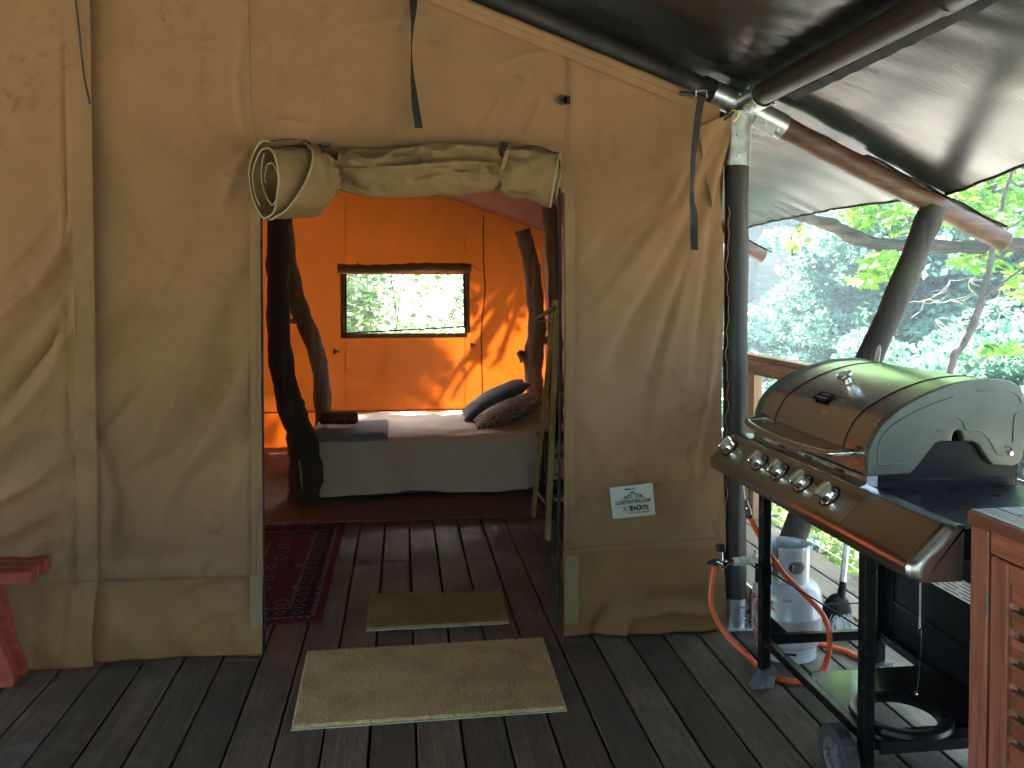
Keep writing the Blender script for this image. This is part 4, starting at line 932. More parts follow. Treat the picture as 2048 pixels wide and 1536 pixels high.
cushion('cushion', atY(1015, 822, 6.62), .60, .46, .15, Matrix.Rotation(R(-23), 3, 'Y'), M['snake'], 'brown curly patterned cushion in front on the bed')
# folded blanket and rolled towel
m, t, p, o = mat('grey_woven_blanket'); v = coords(t); wv = N(t, 'ShaderNodeTexWave'); wv.bands_direction = 'Y'; wv.inputs['Scale'].default_value = 12; wv.inputs['Distortion'].default_value = 6; t.links.new(v, wv.inputs[0])
n = noise(t, v, 140, 3); c = ramp(t, n, [(.35, (.10, .11, .12)), (.65, (.34, .36, .37))]); c = mix(t, math_(t, 'MULTIPLY', wv.outputs['Fac'], .3), c, (.12, .12, .13)); t.links.new(c, p.inputs['Base Color']); p.inputs['Roughness'].default_value = .95; bump(t, p, n, .7, .005)
bl = T('folded_blanket', (-.38, 6.4, .45), 'folded grey woven blanket at the foot of the bed', 'blanket')
for k in range(2):
    P = np.zeros((40, 40, 3))
    for i in range(40):
        for j in range(40):
            x = -.635 + .53 * i / 39 - .01 * k; y = 6.125 + .012 * k + .62 * j / 39; e = min(i, 39 - i, j, 39 - j)
            P[i, j] = (x + .004 * math.sin(y * 30), y, .462 + .016 * k + .003 * math.sin(x * 20 + y * 9) - (.012 if e == 0 else 0) - .02 * math.exp(-(y - 6.12) / .02))
    b = MB(); b.grid(P); b.grid(P[::-1] + np.array([0, 0, -.014])); bl.part('fold', b, m)
M['brown_towel'] = plain('brown_towel', (.105, .035, .022), .95, bmp=.7, bscale=120)
tw = T('rolled_towel', atY(676, 838, 6.45), 'rolled brown towel lying on the grey folded blanket', 'towel')
c0_ = atY(638, 836, 6.42); c1_ = atY(716, 836, 6.42); b = MB(); n = 16
b.tube([c0_.lerp(c1_, i / n) for i in range(n + 1)], [.030, .050] + [.052 + .0015 * math.sin(i) for i in range(n - 3)] + [.050, .032], 20, wob=.05, seed=4, flat=.9); tw.part('roll', b, M['brown_towel'])
b = MB(); b.tube([c0_.lerp(c1_, .68) + Vector((0, -.055 * math.cos(a), .052 * math.sin(a))) for a in np.linspace(0, 6.28, 14)], .003, 4); tw.part('tie', b, M['seam'])

# ------------------------------------------------------------ log posts round the bed
def logpost(pts, radii, mt, label, knots=(), seed=1, n=18):
    t = T('log_post', (pts[0].x, pts[0].y, 0), label, 'log post', 'crooked log posts around the bed'); pp = smooth_path(pts, 7); rr = interp(radii, len(pp))
    rs = random.Random(seed); rr = [r * (1 + .07 * math.sin(i * .9 + seed) + .05 * rs.random()) for i, r in enumerate(rr)]
    t.part('trunk', MB().tube(pp, rr, n, wob=.13, seed=seed), mt)
    for (u, v, Y, dx, dz, r) in knots:
        k = atY(u, v, Y); b = MB(); b.tube([k - Vector((dx, 0, dz)) * .5, k, k + Vector((dx, -.01, dz))], [r * 1.5, r * 1.1, r * .55], 9, wob=.2, seed=seed); t.part('knot', b, mt)
    return t
Y_ = 6.12
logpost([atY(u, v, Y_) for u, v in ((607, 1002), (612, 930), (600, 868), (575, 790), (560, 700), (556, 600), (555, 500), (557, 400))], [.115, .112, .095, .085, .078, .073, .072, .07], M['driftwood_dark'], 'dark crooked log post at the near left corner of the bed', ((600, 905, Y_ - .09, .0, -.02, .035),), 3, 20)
b = MB(); k = atY(601, 948, Y_ - .122); b.tube([k + Vector((-.012, .012, .10)), k + Vector((0, 0, .03)), k + Vector((.004, -.002, -.03)), k + Vector((.012, .01, -.11))], [.010, .026, .028, .008], 10, flat=.4); o = b.build('bare_patch', M['endgrain']); hang(bpy.data.objects['log_post'], o)
logpost([atY(u, v, 7.62) for u, v in ((652, 880), (646, 820), (642, 745), (628, 690), (608, 640), (590, 590), (576, 520), (570, 440))], [.072, .072, .072, .074, .078, .078, .072, .066], M['driftwood'], 'pale weathered log post leaning at the far left corner of the bed', ((592, 642, 7.6, -.05, .0, .03),), 5)
logpost([atY(u, v, 7.62) for u, v in ((1074, 850), (1070, 780), (1066, 720), (1074, 660), (1070, 600), (1064, 540), (1053, 490), (1045, 460))], [.07, .075, .088, .078, .074, .074, .068, .064], M['driftwood'], 'cut log post standing right of the window behind the cushions', ((1046, 712, 7.6, -.04, .04, .045), (1098, 622, 7.6, .05, .03, .016), (1092, 680, 7.6, .04, .04, .025)), 7)
logpost([atY(u, v, 6.3) for u, v in ((1112, 900), (1112, 760), (1110, 650), (1110, 560), (1104, 480), (1100, 425), (1100, 395))], [.055, .055, .05, .048, .05, .055, .056], M['driftwood'], 'slim log post close behind the ladder by the right side wall', (), 9)
# ------------------------------------------------------------ ladder and bedside table
ld = T('step_ladder', (1.05, 5.25, 0), 'yellowish wooden step ladder standing open beside the doorway', 'ladder')
f0, f1 = atZ(1095, 1080, 0), atY(1116, 600, 5.22); g0, g1 = atZ(1066, 1034, 0), atY(1110, 600, 5.30)
sh = Vector((.42, 0.02, 0)); sh2 = Vector((.34, 0, 0))
for a, c in ((f0, f1), (f0 + sh, f1 + sh2)): b = MB(); b.bar(a, c, .060, .030, up=(1, 0, 0), ch=.004); ld.part('leg', b, M['ladder'])
for a, c in ((g0, g1), (g0 + sh, g1 + sh2)): b = MB(); b.bar(a, c, .048, .026, up=(1, 0, 0), ch=.004); ld.part('leg', b, M['ladder'])
for s in (.17, .38, .60, .82): p0 = f0.lerp(f1, s); b = MB(); b.box(p0 + Vector((.20, 0, 0)), (.36, .09, .025), ch=.004); ld.part('step', b, M['ladder'])
tp = atY(1094, 628, 5.2); b = MB(); b.bar(atY(1068, 640, 5.25), atY(1112, 614, 5.2), .075, .022, up=(0, 0, 1), ch=.003); b.bar(atY(1068, 643, 5.25), atY(1114, 640, 5.2), .03, .012, ch=.002); ld.part('top_tray', b, M['ladder'])
b = MB(); b.bar(atY(1074, 984, 5.36), atY(1092, 1008, 5.08), .012, .012, ch=.001); ld.part('spreader', b, M['galv'])
ns = T('bedside_table', (1.2, 5.95, 0), 'small dark bedside table partly hidden behind the ladder', 'table')
b = MB(); b.box((1.18, 5.98, .445), (.42, .34, .03), ch=.004); ns.part('table_top', b, M['dark_wood'])
for x in (1.0, 1.36):
    for y in (5.84, 6.12): b = MB(); b.box((x, y, .215), (.035, .035, .43), ch=.003); ns.part('leg', b, M['dark_wood'])
b = MB(); b.box((1.18, 5.98, .16), (.36, .3, .02), ch=.003); ns.part('shelf', b, M['dark_wood'])
tk = T('towel_stack', (1.13, 5.93, .17), 'pale folded towels on the shelf of the bedside table', 'towels')
for k in range(4): b = MB(); b.box((1.13 + .004 * (k % 2), 5.93, .192 + k * .038), (.22, .22, .034), ch=.014); tk.part('towel', b, M['sheet'])
bt = T('bottle', atZ(1101, 872, .462), 'dark bottle standing on the bedside table behind the ladder', 'bottle')
c = Vector((1.075, 5.95, .4625)); b = MB(); b.lathe([(.0, 0), (.036, 0), (.038, .01), (.038, .15), (.03, .18), (.013, .20), (.013, .25), (0, .25)], c, 18); bt.part('glass', b, M['black_paint']); bt.e.location = c
for o in bt.e.children: o.matrix_parent_inverse = Matrix.Translation(-c)
b = MB(); b.lathe([(0, .2505), (.016, .2505), (.016, .275), (0, .275)], c, 14); bt.part('cap', b, M['black_plastic'])

# ------------------------------------------------------------ red bench and table at the left edge
bn = T('picnic_bench', (-1.8, 3.45, 0), 'red painted wooden bench reaching in at the left edge of the deck', 'bench')
sy0, sy1, sxr = 3.345, 3.56, -1.368
for k in range(3):
    y = sy0 + .036 + k * .0715; b = MB(); b.box((sxr - .75, y, .425), (1.50, .068, .046), ch=.004); bn.part('seat_board', b, M['red_bench'])
b = MB(); b.box((sxr - .20, 3.452, .385), (.05, .20, .035), ch=.003); bn.part('cross_piece', b, M['red_bench'])
for x, l in ((-1.62, .12), (-2.65, -.12)):
    b = MB(); b.prism([(x - .06, .40), (x + .055, .40), (x + .065, .33), (x + .055 + l, .045), (x + .05 + l, .004), (x - .10 + l, .004), (x - .085 + l, .10)], 'y', 3.385, 3.43); b.prism([(x - .06, .40), (x + .055, .40), (x + .055 + l, .045), (x + .05 + l, .004), (x - .10 + l, .004)], 'y', 3.485, 3.53); bn.part('leg', b, M['red_bench'])
tb = T('picnic_table', (-2.2, 2.9, 0), 'corner of a dark red picnic table at the left edge', 'table')
for k in range(5): b = MB(); b.box((-1.421 - .8, 3.18 - k * .145, .725), (1.6, .138, .034), ch=.004); tb.part('table_board', b, M['red_bench'])
for y in (3.05, 2.65): b = MB(); b.bar((-1.75, y, .70), (-1.65, y, .0), .08, .045, up=(0, 1, 0), ch=.003); tb.part('leg', b, M['red_bench'])
# ------------------------------------------------------------ gas grill
gr = T('gas_grill', (1.6, 2.8, 0), 'large stainless steel gas barbecue grill on a black wheeled cart', 'grill')
LY0, LY1 = 2.407, 3.245
lidp = [(1.384, .930), (1.385, .965), (1.387, 1.002), (1.402, 1.042), (1.433, 1.090), (1.487, 1.131), (1.568, 1.172), (1.649, 1.200), (1.731, 1.215), (1.813, 1.217), (1.862, 1.205), (1.892, 1.172), (1.900, 1.10), (1.894, 1.00)]
def cr2(poly, k=6): return [(p.x, p.z) for p in smooth_path([Vector((a, 0, c)) for a, c in poly], k)]
lid_s = cr2(lidp, 6)
def inset(pts, d):
    out = []
    for i, (x, z) in enumerate(pts):
        a = pts[max(0, i - 1)]; c = pts[min(len(pts) - 1, i + 1)]; tx, tz = c[0] - a[0], c[1] - a[1]; L = math.hypot(tx, tz); out.append((x + tz / L * d, z - tx / L * d))
    return out
sk = inset(lid_s, .006); P = np.array([[(x, y, z) for y in np.linspace(LY0 + .012, LY1 - .012, 14)] for x, z in sk]); b = MB(); b.grid(P)
P = np.array([[(x, y, z) for y in np.linspace(LY0 + .012, LY1 - .012, 3)] for x, z in inset(lid_s, .009)]); b.grid(P)
lid = gr.part('lid', b, M['steel'])
b = MB()
for y in (2.56, 3.07): 
    b = MB(); s_ = inset(lid_s, .0052); b.tube([(x, y, z) for x, z in s_[8:-6]], .0022, 6); gr.part('lid_crease', b, M['black_matt'], under=lid)
b = MB(); b.prism([(1.386, .927), (1.391, .927), (1.391, .932), (1.386, .932)], 'y', LY0 + .014, LY1 - .014); gr.part('lid_gap_shade', b, M['black_matt'], under=lid)  # black strip paints the dark gap under the lid edge
def cap(y0, y1, nm):
    cut = [(1.861, .951), (1.795, .953), (1.778, .965), (1.745, 1.014), (1.728, 1.027), (1.692, 1.029), (1.690, 1.046), (1.683, 1.060), (1.673, 1.065), (1.663, 1.060), (1.657, 1.046), (1.655, 1.030), (1.620, 1.031), (1.600, 1.026), (1.535, .946), (1.519, .935)]
    outer = lid_s[:-1] + [(1.895, 1.0), (1.893, .985), (1.882, .962)]
    poly = outer + cut
    # rounded shell: front face inset, side wall proud of the lid skin
    n = len(poly); cx = sum(p[0] for p in poly) / n; cz = sum(p[1] for p in poly) / n
    bm = bmesh.new(); vs = [bm.verts.new((x, y0, z)) for x, z in poly]; f = bm.faces.new(vs)
    r = bmesh.ops.extrude_face_region(bm, geom=[f]); nv = [v for v in r['geom'] if isinstance(v, bmesh.types.BMVert)]
    for v in nv: v.co.y = y1
    edges = [e for e in bm.edges if abs(e.verts[0].co.y - y0) < 1e-6 and abs(e.verts[1].co.y - y0) < 1e-6 and len(e.link_faces) == 2]
    bmesh.ops.bevel(bm, geom=edges, offset=.006, segments=3, profile=.6, affect='EDGES')
    bmesh.ops.recalc_face_normals(bm, faces=bm.faces); me = bpy.data.meshes.new(nm); bm.to_mesh(me); bm.free()
    for p_ in me.polygons: p_.use_smooth = True
    me.set_sharp_from_angle(angle=R(40)); me.materials.append(M['alu']); o = bpy.data.objects.new(nm, me); COL.objects.link(o)
    o.parent = lid; return o
cap(LY0 - .004, LY0 + .020, 'lid_end_cap'); cap(LY1 + .004, LY1 - .020, 'lid_end_cap')
b = MB(); K = lambda pts: smooth_path([atY(1400 + u * .3164, 650 + v * .3164, LY0 - .004) for u, v in pts], 5)
for pts in ([(1300, 880), (1215, 880), (1130, 878), (1128, 800), (1145, 720), (1210, 640), (1340, 560), (1480, 495), (1600, 455)], [(1495, 667), (1550, 667)], [(1632, 588), (1660, 605), (1675, 645), (1700, 664), (1760, 668), (1810, 700), (1850, 765), (1880, 815), (1928, 822)],
            [(1750, 415), (1880, 413), (1960, 418), (2010, 445), (2035, 490)], [(2040, 560), (1998, 562), (1985, 600), (1978, 740)], [(1930, 775), (1965, 772), (1968, 820)]):
    b.tube(K(pts), .0026, 6)
gr.part('embossed_ridge', b, M['alu'], under=lid)
b = MB(); c = atY(1400 + 1962 * .3164, 650 + 810 * .3164, LY0 - .005); b.cyl(c, c + Vector((0, -.006, 0)), .006, 10); gr.part('screw', b, M['chrome'], under=lid)
hp_ = smooth_path([(1.388, 2.470, .992), (1.345, 2.474, .990), (1.318, 2.495, .985), (1.308, 2.55, .978), (1.304, 2.70, .972), (1.302, 2.825, .970), (1.304, 2.95, .972), (1.308, 3.09, .978), (1.318, 3.150, .985), (1.345, 3.170, .990), (1.388, 3.172, .992)], 6)
b = MB(); b.tube(hp_, .0135, 14, flat=.8); gr.part('handle', b, M['steel'], under=lid)
b = MB()
for y in (2.470, 3.172): b = MB(); b.cyl((1.394, y, .992), (1.380, y, .992), .019, 18); gr.part('handle_mount', b, M['steel'], under=lid)
nrm = Vector((-.42, 0, .91)).normalized(); tq = Vector((0, 0, 1)).rotation_difference(nrm).to_matrix(); tc_ = Vector((1.552, 2.835, 1.168))
b = MB(); b.lathe([(0, -.004), (.014, -.004), (.014, .012), (.026, .018), (.028, .022), (.028, .030), (.025, .033), (.024, .031)], tc_, 28, tq); th = gr.part('thermometer', b, M['chrome'], under=lid)
b = MB(); b.lathe([(0, .0315), (.0238, .0310)], tc_, 24, tq); b2 = gr.part('thermometer_dial', b, M['label2'], under=lid)
nb_ = Vector((-.52, 0, .85)).normalized(); bq = Matrix((Vector((0, 1, 0)), nb_.cross(Vector((0, 1, 0))), nb_)).transposed(); bc = Vector((1.463, 2.835, 1.1165))
b = MB(); b.box(bc, (.095, .046, .004), bq, .0012); gr.part('badge', b, M['black_matt'], under=lid)
b = MB()
for k, (u, v, l) in enumerate(((-.026, .006, .014), (-.010, .008, .014), (.006, .006, .016), (.024, .007, .016), (-.02, -.012, .012), (0, -.012, .02), (.02, -.012, .012))): b.box(bc + bq @ Vector((u, v, .0026)), (l, .006 if k < 4 else .003, .001), bq @ Matrix.Rotation(.25 * (k % 2), 3, 'Z'))
gr.part('badge_print', b, M['galv'], under=lid)
# firebox and fascia
b = MB(); b.box((1.640, (LY0 + LY1) / 2, .815), (.49, LY1 - LY0 - .02, .215), ch=.012); b.box((1.640, LY0 + .018, .965), (.485, .006, .125)); b.box((1.640, LY1 - .018, .965), (.485, .006, .125)); b.box((1.885, 2.826, .90), (.01, .80, .2)); gr.part('firebox', b, M['black_matt'])
b = MB(); b.prism([(1.362, .897), (1.380, .903), (1.386, .912), (1.386, .930), (1.42, .930), (1.42, .85), (1.362, .85)], 'y', LY0 + .004, LY1 - .004); gr.part('front_fascia', b, M['steel_panel'])
for u, v in ((1562, 899), (1614, 924), (1677, 956)):
    c = atX(u, v, 1.3835); b = MB(); b.box((1.3838, c.y, min(.923, max(.914, c.z))), (.004, .046, .010), ch=.0018); gr.part('vent_slot', b, M['black_paint'])
# control panel, rounded at its ends
prof = [(1.405, .896), (1.374, .897), (1.362, .894), (1.355, .889), (1.272, .810), (1.263, .799), (1.260, .790), (1.260, .768), (1.263, .759), (1.272, .755), (1.34, .755), (1.40, .755)]
def panel(y0, y1, r0=0.0, r1=0.0):
    ys = []
    if r0: ys += [(y0 + r0 * (1 - math.cos(a)), r0 * (1 - math.sin(a))) for a in np.linspace(0, math.pi / 2, 8)]
    else: ys.append((y0, 0))
    if r1: ys += [(y1 - r1 * (1 - math.cos(a)), r1 * (1 - math.sin(a))) for a in np.linspace(math.pi / 2, 0, 8)]
    else: ys.append((y1, 0))
    P = []
    for y, ins in ys: P.append([(min(1.405, x + ins * (1.0 if x < 1.38 else 0)), y, z - (ins * .35 if z > .85 and x < 1.38 else 0)) for x, z in prof])
    b = MB(); b.grid(np.array(P)); b.add([p for p in P[0]], [tuple(range(len(prof)))]); b.add([p for p in P[-1]], [tuple(range(len(prof)))[::-1]]); return b
gr.part('control_panel', panel(2.3505, 3.138), M['steel_panel'])
gr.part('shelf_front', panel(1.985, 2.348, r0=.034), M['steel_panel'], 'rounded steel front of the near side shelf'); gr.part('shelf_front', panel(3.1405, 3.42, r1=.034), M['steel_panel'], 'steel front of the far side shelf')
kn = Vector((-.69, 0, .724)).normalized(); kx = Vector((0, 1, 0)); kz = kx.cross(kn) * -1
KQ = Matrix((kx, kz, kn)).transposed()
if KQ.determinant() < 0: kz = -kz; KQ = Matrix((kx, kz, kn)).transposed()
for y in (3.315, 3.02, 2.852, 2.675, 2.497):
    c = Vector((1.3135, y, .8495)); b = MB(); b.lathe([(.0, .0), (.0335, .0), (.0335, .004), (.030, .007), (.0265, .008), (.0245, .020), (.0225, .024), (0, .024)], c, 28, KQ); k_ = gr.part('knob', b, M['chrome'])
    b = MB(); b.box(c + kn * .034, (.020, .056, .024), KQ, .0035); gr.part('knob_grip', b, M['chrome'], under=k_)
    b = MB(); b.lathe([(.0345, .0002), (.0385, .0002), (.0385, .0022), (.0345, .0022)], c, 28, KQ); gr.part('knob_bezel', b, M['black_matt'], under=k_)
# side shelves
b = MB(); b.box((1.628, 2.196, .876), (.50, .410, .036), ch=.008); b.box((1.628, 2.004, .835), (.47, .016, .070), ch=.004); b.box((1.40, 2.19, .80), (.01, .37, .10)); gr.part('side_shelf', b, M['black_paint'])
b = MB(); b.box((1.628, 3.333, .880), (.50, .165, .028), ch=.006); gr.part('side_shelf', b, M['steel_panel'], 'stainless far side shelf')
b = MB()
for x in (1.45, 1.62): b.tube([(x, 3.27, .897), (x, 3.40, .897)], .003, 6)
gr.part('shelf_groove', b, M['black_matt'])
# cart
LX0, LX1, CY0, CY1 = 1.353, 1.815, 2.345, 3.062
for (x, y) in ((LX0, CY0), (LX0, CY1), (LX1, CY0), (LX1, CY1)):
    b = MB(); z0 = .005 if y == CY1 else .05; b.box((x, y, (z0 + .76) / 2), (.037, .040, .76 - z0), ch=.004); gr.part('leg', b, M['black_paint'])
def rail(a, c, w_=.03, t_=.03, nm='frame_rail', mt='black_paint'): b = MB(); b.bar(a, c, w_, t_, ch=.003); return gr.part(nm, b, M[mt])
rail((LX0, CY0 + .024, .170), (LX0, CY1 - .024, .170)); rail((LX0 + .022, CY1, .170), (LX1 - .022, CY1, .170), .03, .035); rail((LX1, CY0 + .024, .170), (LX1, CY1 - .024, .170)); rail((LX0 + .022, CY0, .160), (LX1 - .022, CY0, .160), .03, .05)
rail((LX0 + .012, CY1 - .026, .435), (LX1 - .01, CY1 - .026, .155), .022, .006, 'brace'); rail((LX0, CY0 + .02, .745), (LX0, CY1 - .02, .745), .04, .03)
b = MB(); b.prism([(LX0 + .02, .190), (LX0 + .095, .190), (LX0 + .02, .262)], 'y', CY1 + .004, CY1 + .012); gr.part('gusset', b, M['black_paint'])
b = MB(); b.box((LX0 - .004, CY1, .42), (.05, .05, .075), ch=.004); gr.part('hinge_block', b, M['black_paint'])
b = MB(); b.box((LX1 + .024, (CY0 + CY1) / 2, .45), (.006, CY1 - CY0 - .02, .62)); gr.part('back_panel', b, M['black_matt'])
b = MB(); b.box((LX1 + .018, (CY0 + CY1) / 2, .315), (.006, CY1 - CY0 - .02, .008)); b.box((LX1 + .018, CY1 - .06, .45), (.008, .018, .6)); gr.part('panel_fold', b, M['black_paint'])
hx, hy, hr = 1.512, 2.425, .103; tx0, tx1, ty0, ty1 = 1.362, 1.795, 2.285, 2.745
n = 48; ring_i = [(hx + hr * math.cos(2 * math.pi * k / n), hy + hr * math.sin(2 * math.pi * k / n)) for k in range(n)]; ring_o = []
for k in range(n):
    a = 2 * math.pi * k / n; dx, dy = math.cos(a), math.sin(a); s = min(((tx1 - hx) / dx if dx > 1e-6 else (tx0 - hx) / dx if dx < -1e-6 else 1e9), ((ty1 - hy) / dy if dy > 1e-6 else (ty0 - hy) / dy if dy < -1e-6 else 1e9)); ring_o.append((hx + dx * s, hy + dy * s))
b = MB()
for z in (.185, .178): b.add([(x, y, z) for x, y in ring_i] + [(x, y, z) for x, y in ring_o], [(k, (k + 1) % n, (k + 1) % n + n, k + n) for k in range(n)])
b.box(((tx0 + tx1) / 2, ty0, .168), (tx1 - tx0, .005, .034)); b.box(((tx0 + tx1) / 2, ty1, .175), (tx1 - tx0, .004, .020)); gr.part('bottom_shelf', b, M['black_gloss'])
b = MB(); b.lathe([(hr, .178), (hr, .193), (hr + .004, .196), (hr + .028, .202), (hr + .042, .198), (hr + .046, .186)], (hx, hy, 0), 44); gr.part('tank_ring', b, M['black_paint'])
b = MB(); b.tube([(1.26, CY0 + .075, .092), (1.87, CY0 + .045, .092)], .0055, 8); gr.part('axle', b, M['galv'])
WQ = Matrix.Rotation(R(90), 3, 'Y')
for x in (1.292, 1.868):
    c = (x, CY0 + .045, .092); b = MB(); b.lathe([(.058, -.022), (.082, -.024), (.089, -.019), (.0915, -.010), (.0915, .010), (.089, .019), (.082, .024), (.058, .022)], c, 48, WQ)
    wh = gr.part('wheel', b, M['rubber']); b = MB(); b.lathe([(.060, -.019), (.050, -.012), (.030, -.013), (.022, -.020), (.014, -.024), (.0, -.024)], c, 30, WQ); b.lathe([(.060, .019), (.050, .012), (.030, .013), (.0, .014)], c, 30, WQ)
    for k in range(5): a = 2 * math.pi * k / 5; b.bar(Vector(c) + Vector((-.0155, .018 * math.cos(a), .018 * math.sin(a))), Vector(c) + Vector((-.0155, .056 * math.cos(a), .056 * math.sin(a))), .012, .006, up=(1, 0, 0))
    gr.part('hub', b, M['hub'], under=wh)
    b = MB()
    for k in range(44): a = 2 * math.pi * k / 44; b.box(Vector(c) + Vector((0, .0916 * math.cos(a), .0916 * math.sin(a))), (.042, .0045, .003), Matrix.Rotation(a, 3, 'X') @ Matrix.Rotation(R(90), 3, 'X'))
    gr.part('tread', b, M['rubber'], under=wh, kind='stuff')
b = MB(); b.prism([(LX0 - .022, .060), (LX0 + .03, .075), (LX0 + .02, .003), (LX0 - .062, .003)], 'y', CY1 - .045, CY1 + .0, ); gr.part('foot', b, M['hub'])
b = MB(); b.prism([(LX1 - .022, .060), (LX1 + .03, .075), (LX1 + .04, .003), (LX1 - .04, .003)], 'y', CY1 - .045, CY1 + .0); gr.part('foot', b, M['hub'])
# warning sticker strip, match holder on its chain
b = MB(); b.bar((1.462, 1.99, .700), (1.462, 2.33, .700), .004, .052, ch=0); st_ = gr.part('warning_strip', b, M['label2'])
b = MB()
for k in range(5): 
    for q in range(4): b.box((1.4595, 2.04 + q * .075 + (k % 2) * .008, .718 - k * .009), (.001, .055 + .01 * ((k + q) % 2), .0022))
gr.part('warning_print', b, M['black_ink'], under=st_)
b = MB(); b.box((1.4575, 2.245, .705), (.004, .016, .05)); gr.part('chain_clip', b, M['black_matt'])
b = MB(); ct = Vector((1.455, 2.245, .685))
for k in range(17):
    z = ct.z - .0092 * k; a = (k % 2) * math.pi / 2
    pts = [Vector((ct.x + .0028 * math.cos(t_) * math.cos(a), ct.y + .0028 * math.cos(t_) * math.sin(a), z + .0062 * math.sin(t_))) for t_ in np.linspace(0, 6.283, 9)]; b.tube(pts, .0009, 4, cap=False)
gr.part('chain', b, M['galv']); z = ct.z - .160; b = MB()
b.tube([Vector((ct.x, ct.y + .009 * math.cos(t_), z - .004 + .009 * math.sin(t_))) for t_ in np.linspace(0, 6.283, 14)], .0013, 5)
b.tube([(ct.x, ct.y - .009, z), (ct.x, ct.y - .006, z - .08), (ct.x + .002, ct.y + .012, z - .185)], .0012, 5); b.tube([Vector((ct.x, ct.y + .014 + .006 * math.cos(t_), z - .190 + .006 * math.sin(t_))) for t_ in np.linspace(0, 6.283, 12)], .0016, 5)
gr.part('match_holder', b, M['chrome'])
sp = T('spatula', (1.99, 2.85, 1.0), 'pale tool handle poking up behind the grill lid by the strut', 'utensil')
b = MB(); b.tube([atY(1752, 735, 3.30), atY(1755, 715, 3.30), atY(1758, 698, 3.30), atY(1759, 690, 3.30)], [.017, .016, .013, .006], 10, flat=.35); b.tube([atY(1752, 735, 3.30), atY(1745, 800, 3.30), Vector((1.93, 3.26, .90))], [.012, .008, .008], 8); sp.part('handle', b, M['label2'])

# ------------------------------------------------------------ gas cylinder
CXc, CYc, CR = 1.562, 3.318, .138
gc = T('gas_cylinder', (CXc, CYc, 0), 'pale grey gas cylinder with red stencil lettering standing beside the corner pole', 'gas cylinder')
b = MB(); b.lathe([(.0, .045), (.10, .046), (.125, .060), (.134, .078), (CR, .10), (CR, .172), (CR + .0025, .176), (CR + .0025, .181), (CR, .185), (CR, .245), (.134, .268), (.120, .292), (.096, .308), (.06, .318), (0, .322)], (CXc, CYc, 0), 64); gc.part('body', b, M['cylinder'])
b = MB(); b.lathe([(.112, .0), (.117, .004), (.117, .055), (.128, .070)], (CXc, CYc, 0), 56); b.lathe([(.108, .002), (.112, .06)], (CXc, CYc, 0), 40); gc.part('foot_ring', b, M['cylinder'])
camdir = math.atan2(-CYc, -CXc)
b = MB()
for a in (camdir + .12, camdir + 1.9, camdir - 1.9):
    q = Matrix.Rotation(a, 3, 'Z'); b.box(Vector((CXc, CYc, .040)) + q @ Vector((.1165, 0, 0)), (.004, .050, .010), q, .0018)
gc.part('drain_slot', b, M['black_matt'])
a0_, a1_ = camdir + .05 - .42, camdir + .05 - .42 + 2 * math.pi - .62
b = MB(); b.lathe([(.088, .300), (.088, .440), (.091, .449), (.088, .456), (.0845, .449), (.0845, .300)], (CXc, CYc, 0), 60, arc=(a0_ + .0, a1_)); gc.part('collar', b, M['cylinder'])
b = MB()
q = Matrix.Rotation(camdir + .40, 3, 'Z')
for k in range(1): 
    P = []
    for i in range(14):
        for_r = []
        for j in range(13):
            rr = i / 13; an = 2 * math.pi * j / 12; y = .036 * rr * math.cos(an); z = .378 + .026 * rr * math.sin(an); ang_ = y / .0895
            for_r.append(Vector((CXc, CYc, z)) + Matrix.Rotation(camdir + .45 + ang_, 3, 'Z') @ Vector((.0893, 0, 0)))
        P.append(for_r)
    b.grid(np.array(P))
gc.part('recess_shade', b, plain('painted_recess_shade', (.10, .10, .11), .6))  # dark disc on the collar paints the shade inside a recess
b = MB(); k = Vector((CXc, CYc, .382)) + Matrix.Rotation(camdir + .20, 3, 'Z') @ Vector((.092, 0, 0)); b.tube([k - Vector((0, 0, .011)), k + Vector((0, 0, .011))], .008, 8); gc.part('plug', b, M['black_plastic'])
b = MB(); b.lathe([(0, .318), (.020, .318), (.020, .345), (.014, .350), (.014, .385), (.022, .388), (.022, .410), (0, .412)], (CXc - .005, CYc - .01, 0), 16); b.tube([(CXc, CYc, .372), (CXc - .085, CYc - .015, .380)], .011, 10); gc.part('valve', b, M['brass'])
b = MB(); b.lathe([(0, .3225), (.022, .3225), (.05, .320)], (CXc, CYc, 0), 20)
def wrap_text(body, size, z, ang0, mt, nm='lettering'):
    cu = bpy.data.curves.new(nm, 'FONT'); cu.body = body; cu.size = size; cu.align_x = 'CENTER'; cu.align_y = 'CENTER'; cu.offset = .0004; cu.resolution_u = 3
    to = bpy.data.objects.new(nm, cu); COL.objects.link(to); bpy.context.view_layer.update(); me = bpy.data.meshes.new_from_object(to); bpy.data.objects.remove(to)
    bm = bmesh.new(); bm.from_mesh(me); bmesh.ops.triangulate(bm, faces=bm.faces)
    for _ in range(2):
        lg = [e for e in bm.edges if e.calc_length() > .012]
        if lg: bmesh.ops.subdivide_edges(bm, edges=lg, cuts=1)
    for v in bm.verts:
        a = ang0 + v.co.x / CR; rr = CR + .0032; v.co = Vector((CXc + rr * math.cos(a), CYc + rr * math.sin(a), z + v.co.y))
    bm.to_mesh(me); bm.free(); me.materials.clear(); me.materials.append(mt); o = bpy.data.objects.new(nm, me); COL.objects.link(o); hang(gc.e, o); return o
ta = camdir - .87
wrap_text('LP\u30ac\u30b9', .052, .232, ta, M['red_ink']); wrap_text('180', .040, .196, ta - .08, M['red_ink']); wrap_text('TUR', .036, .132, ta - .06, M['red_ink']); wrap_text('05-', .040, .092, ta - .08, M['red_ink'])
wrap_text('RAV', .018, .262, camdir + .02, M['black_ink'])
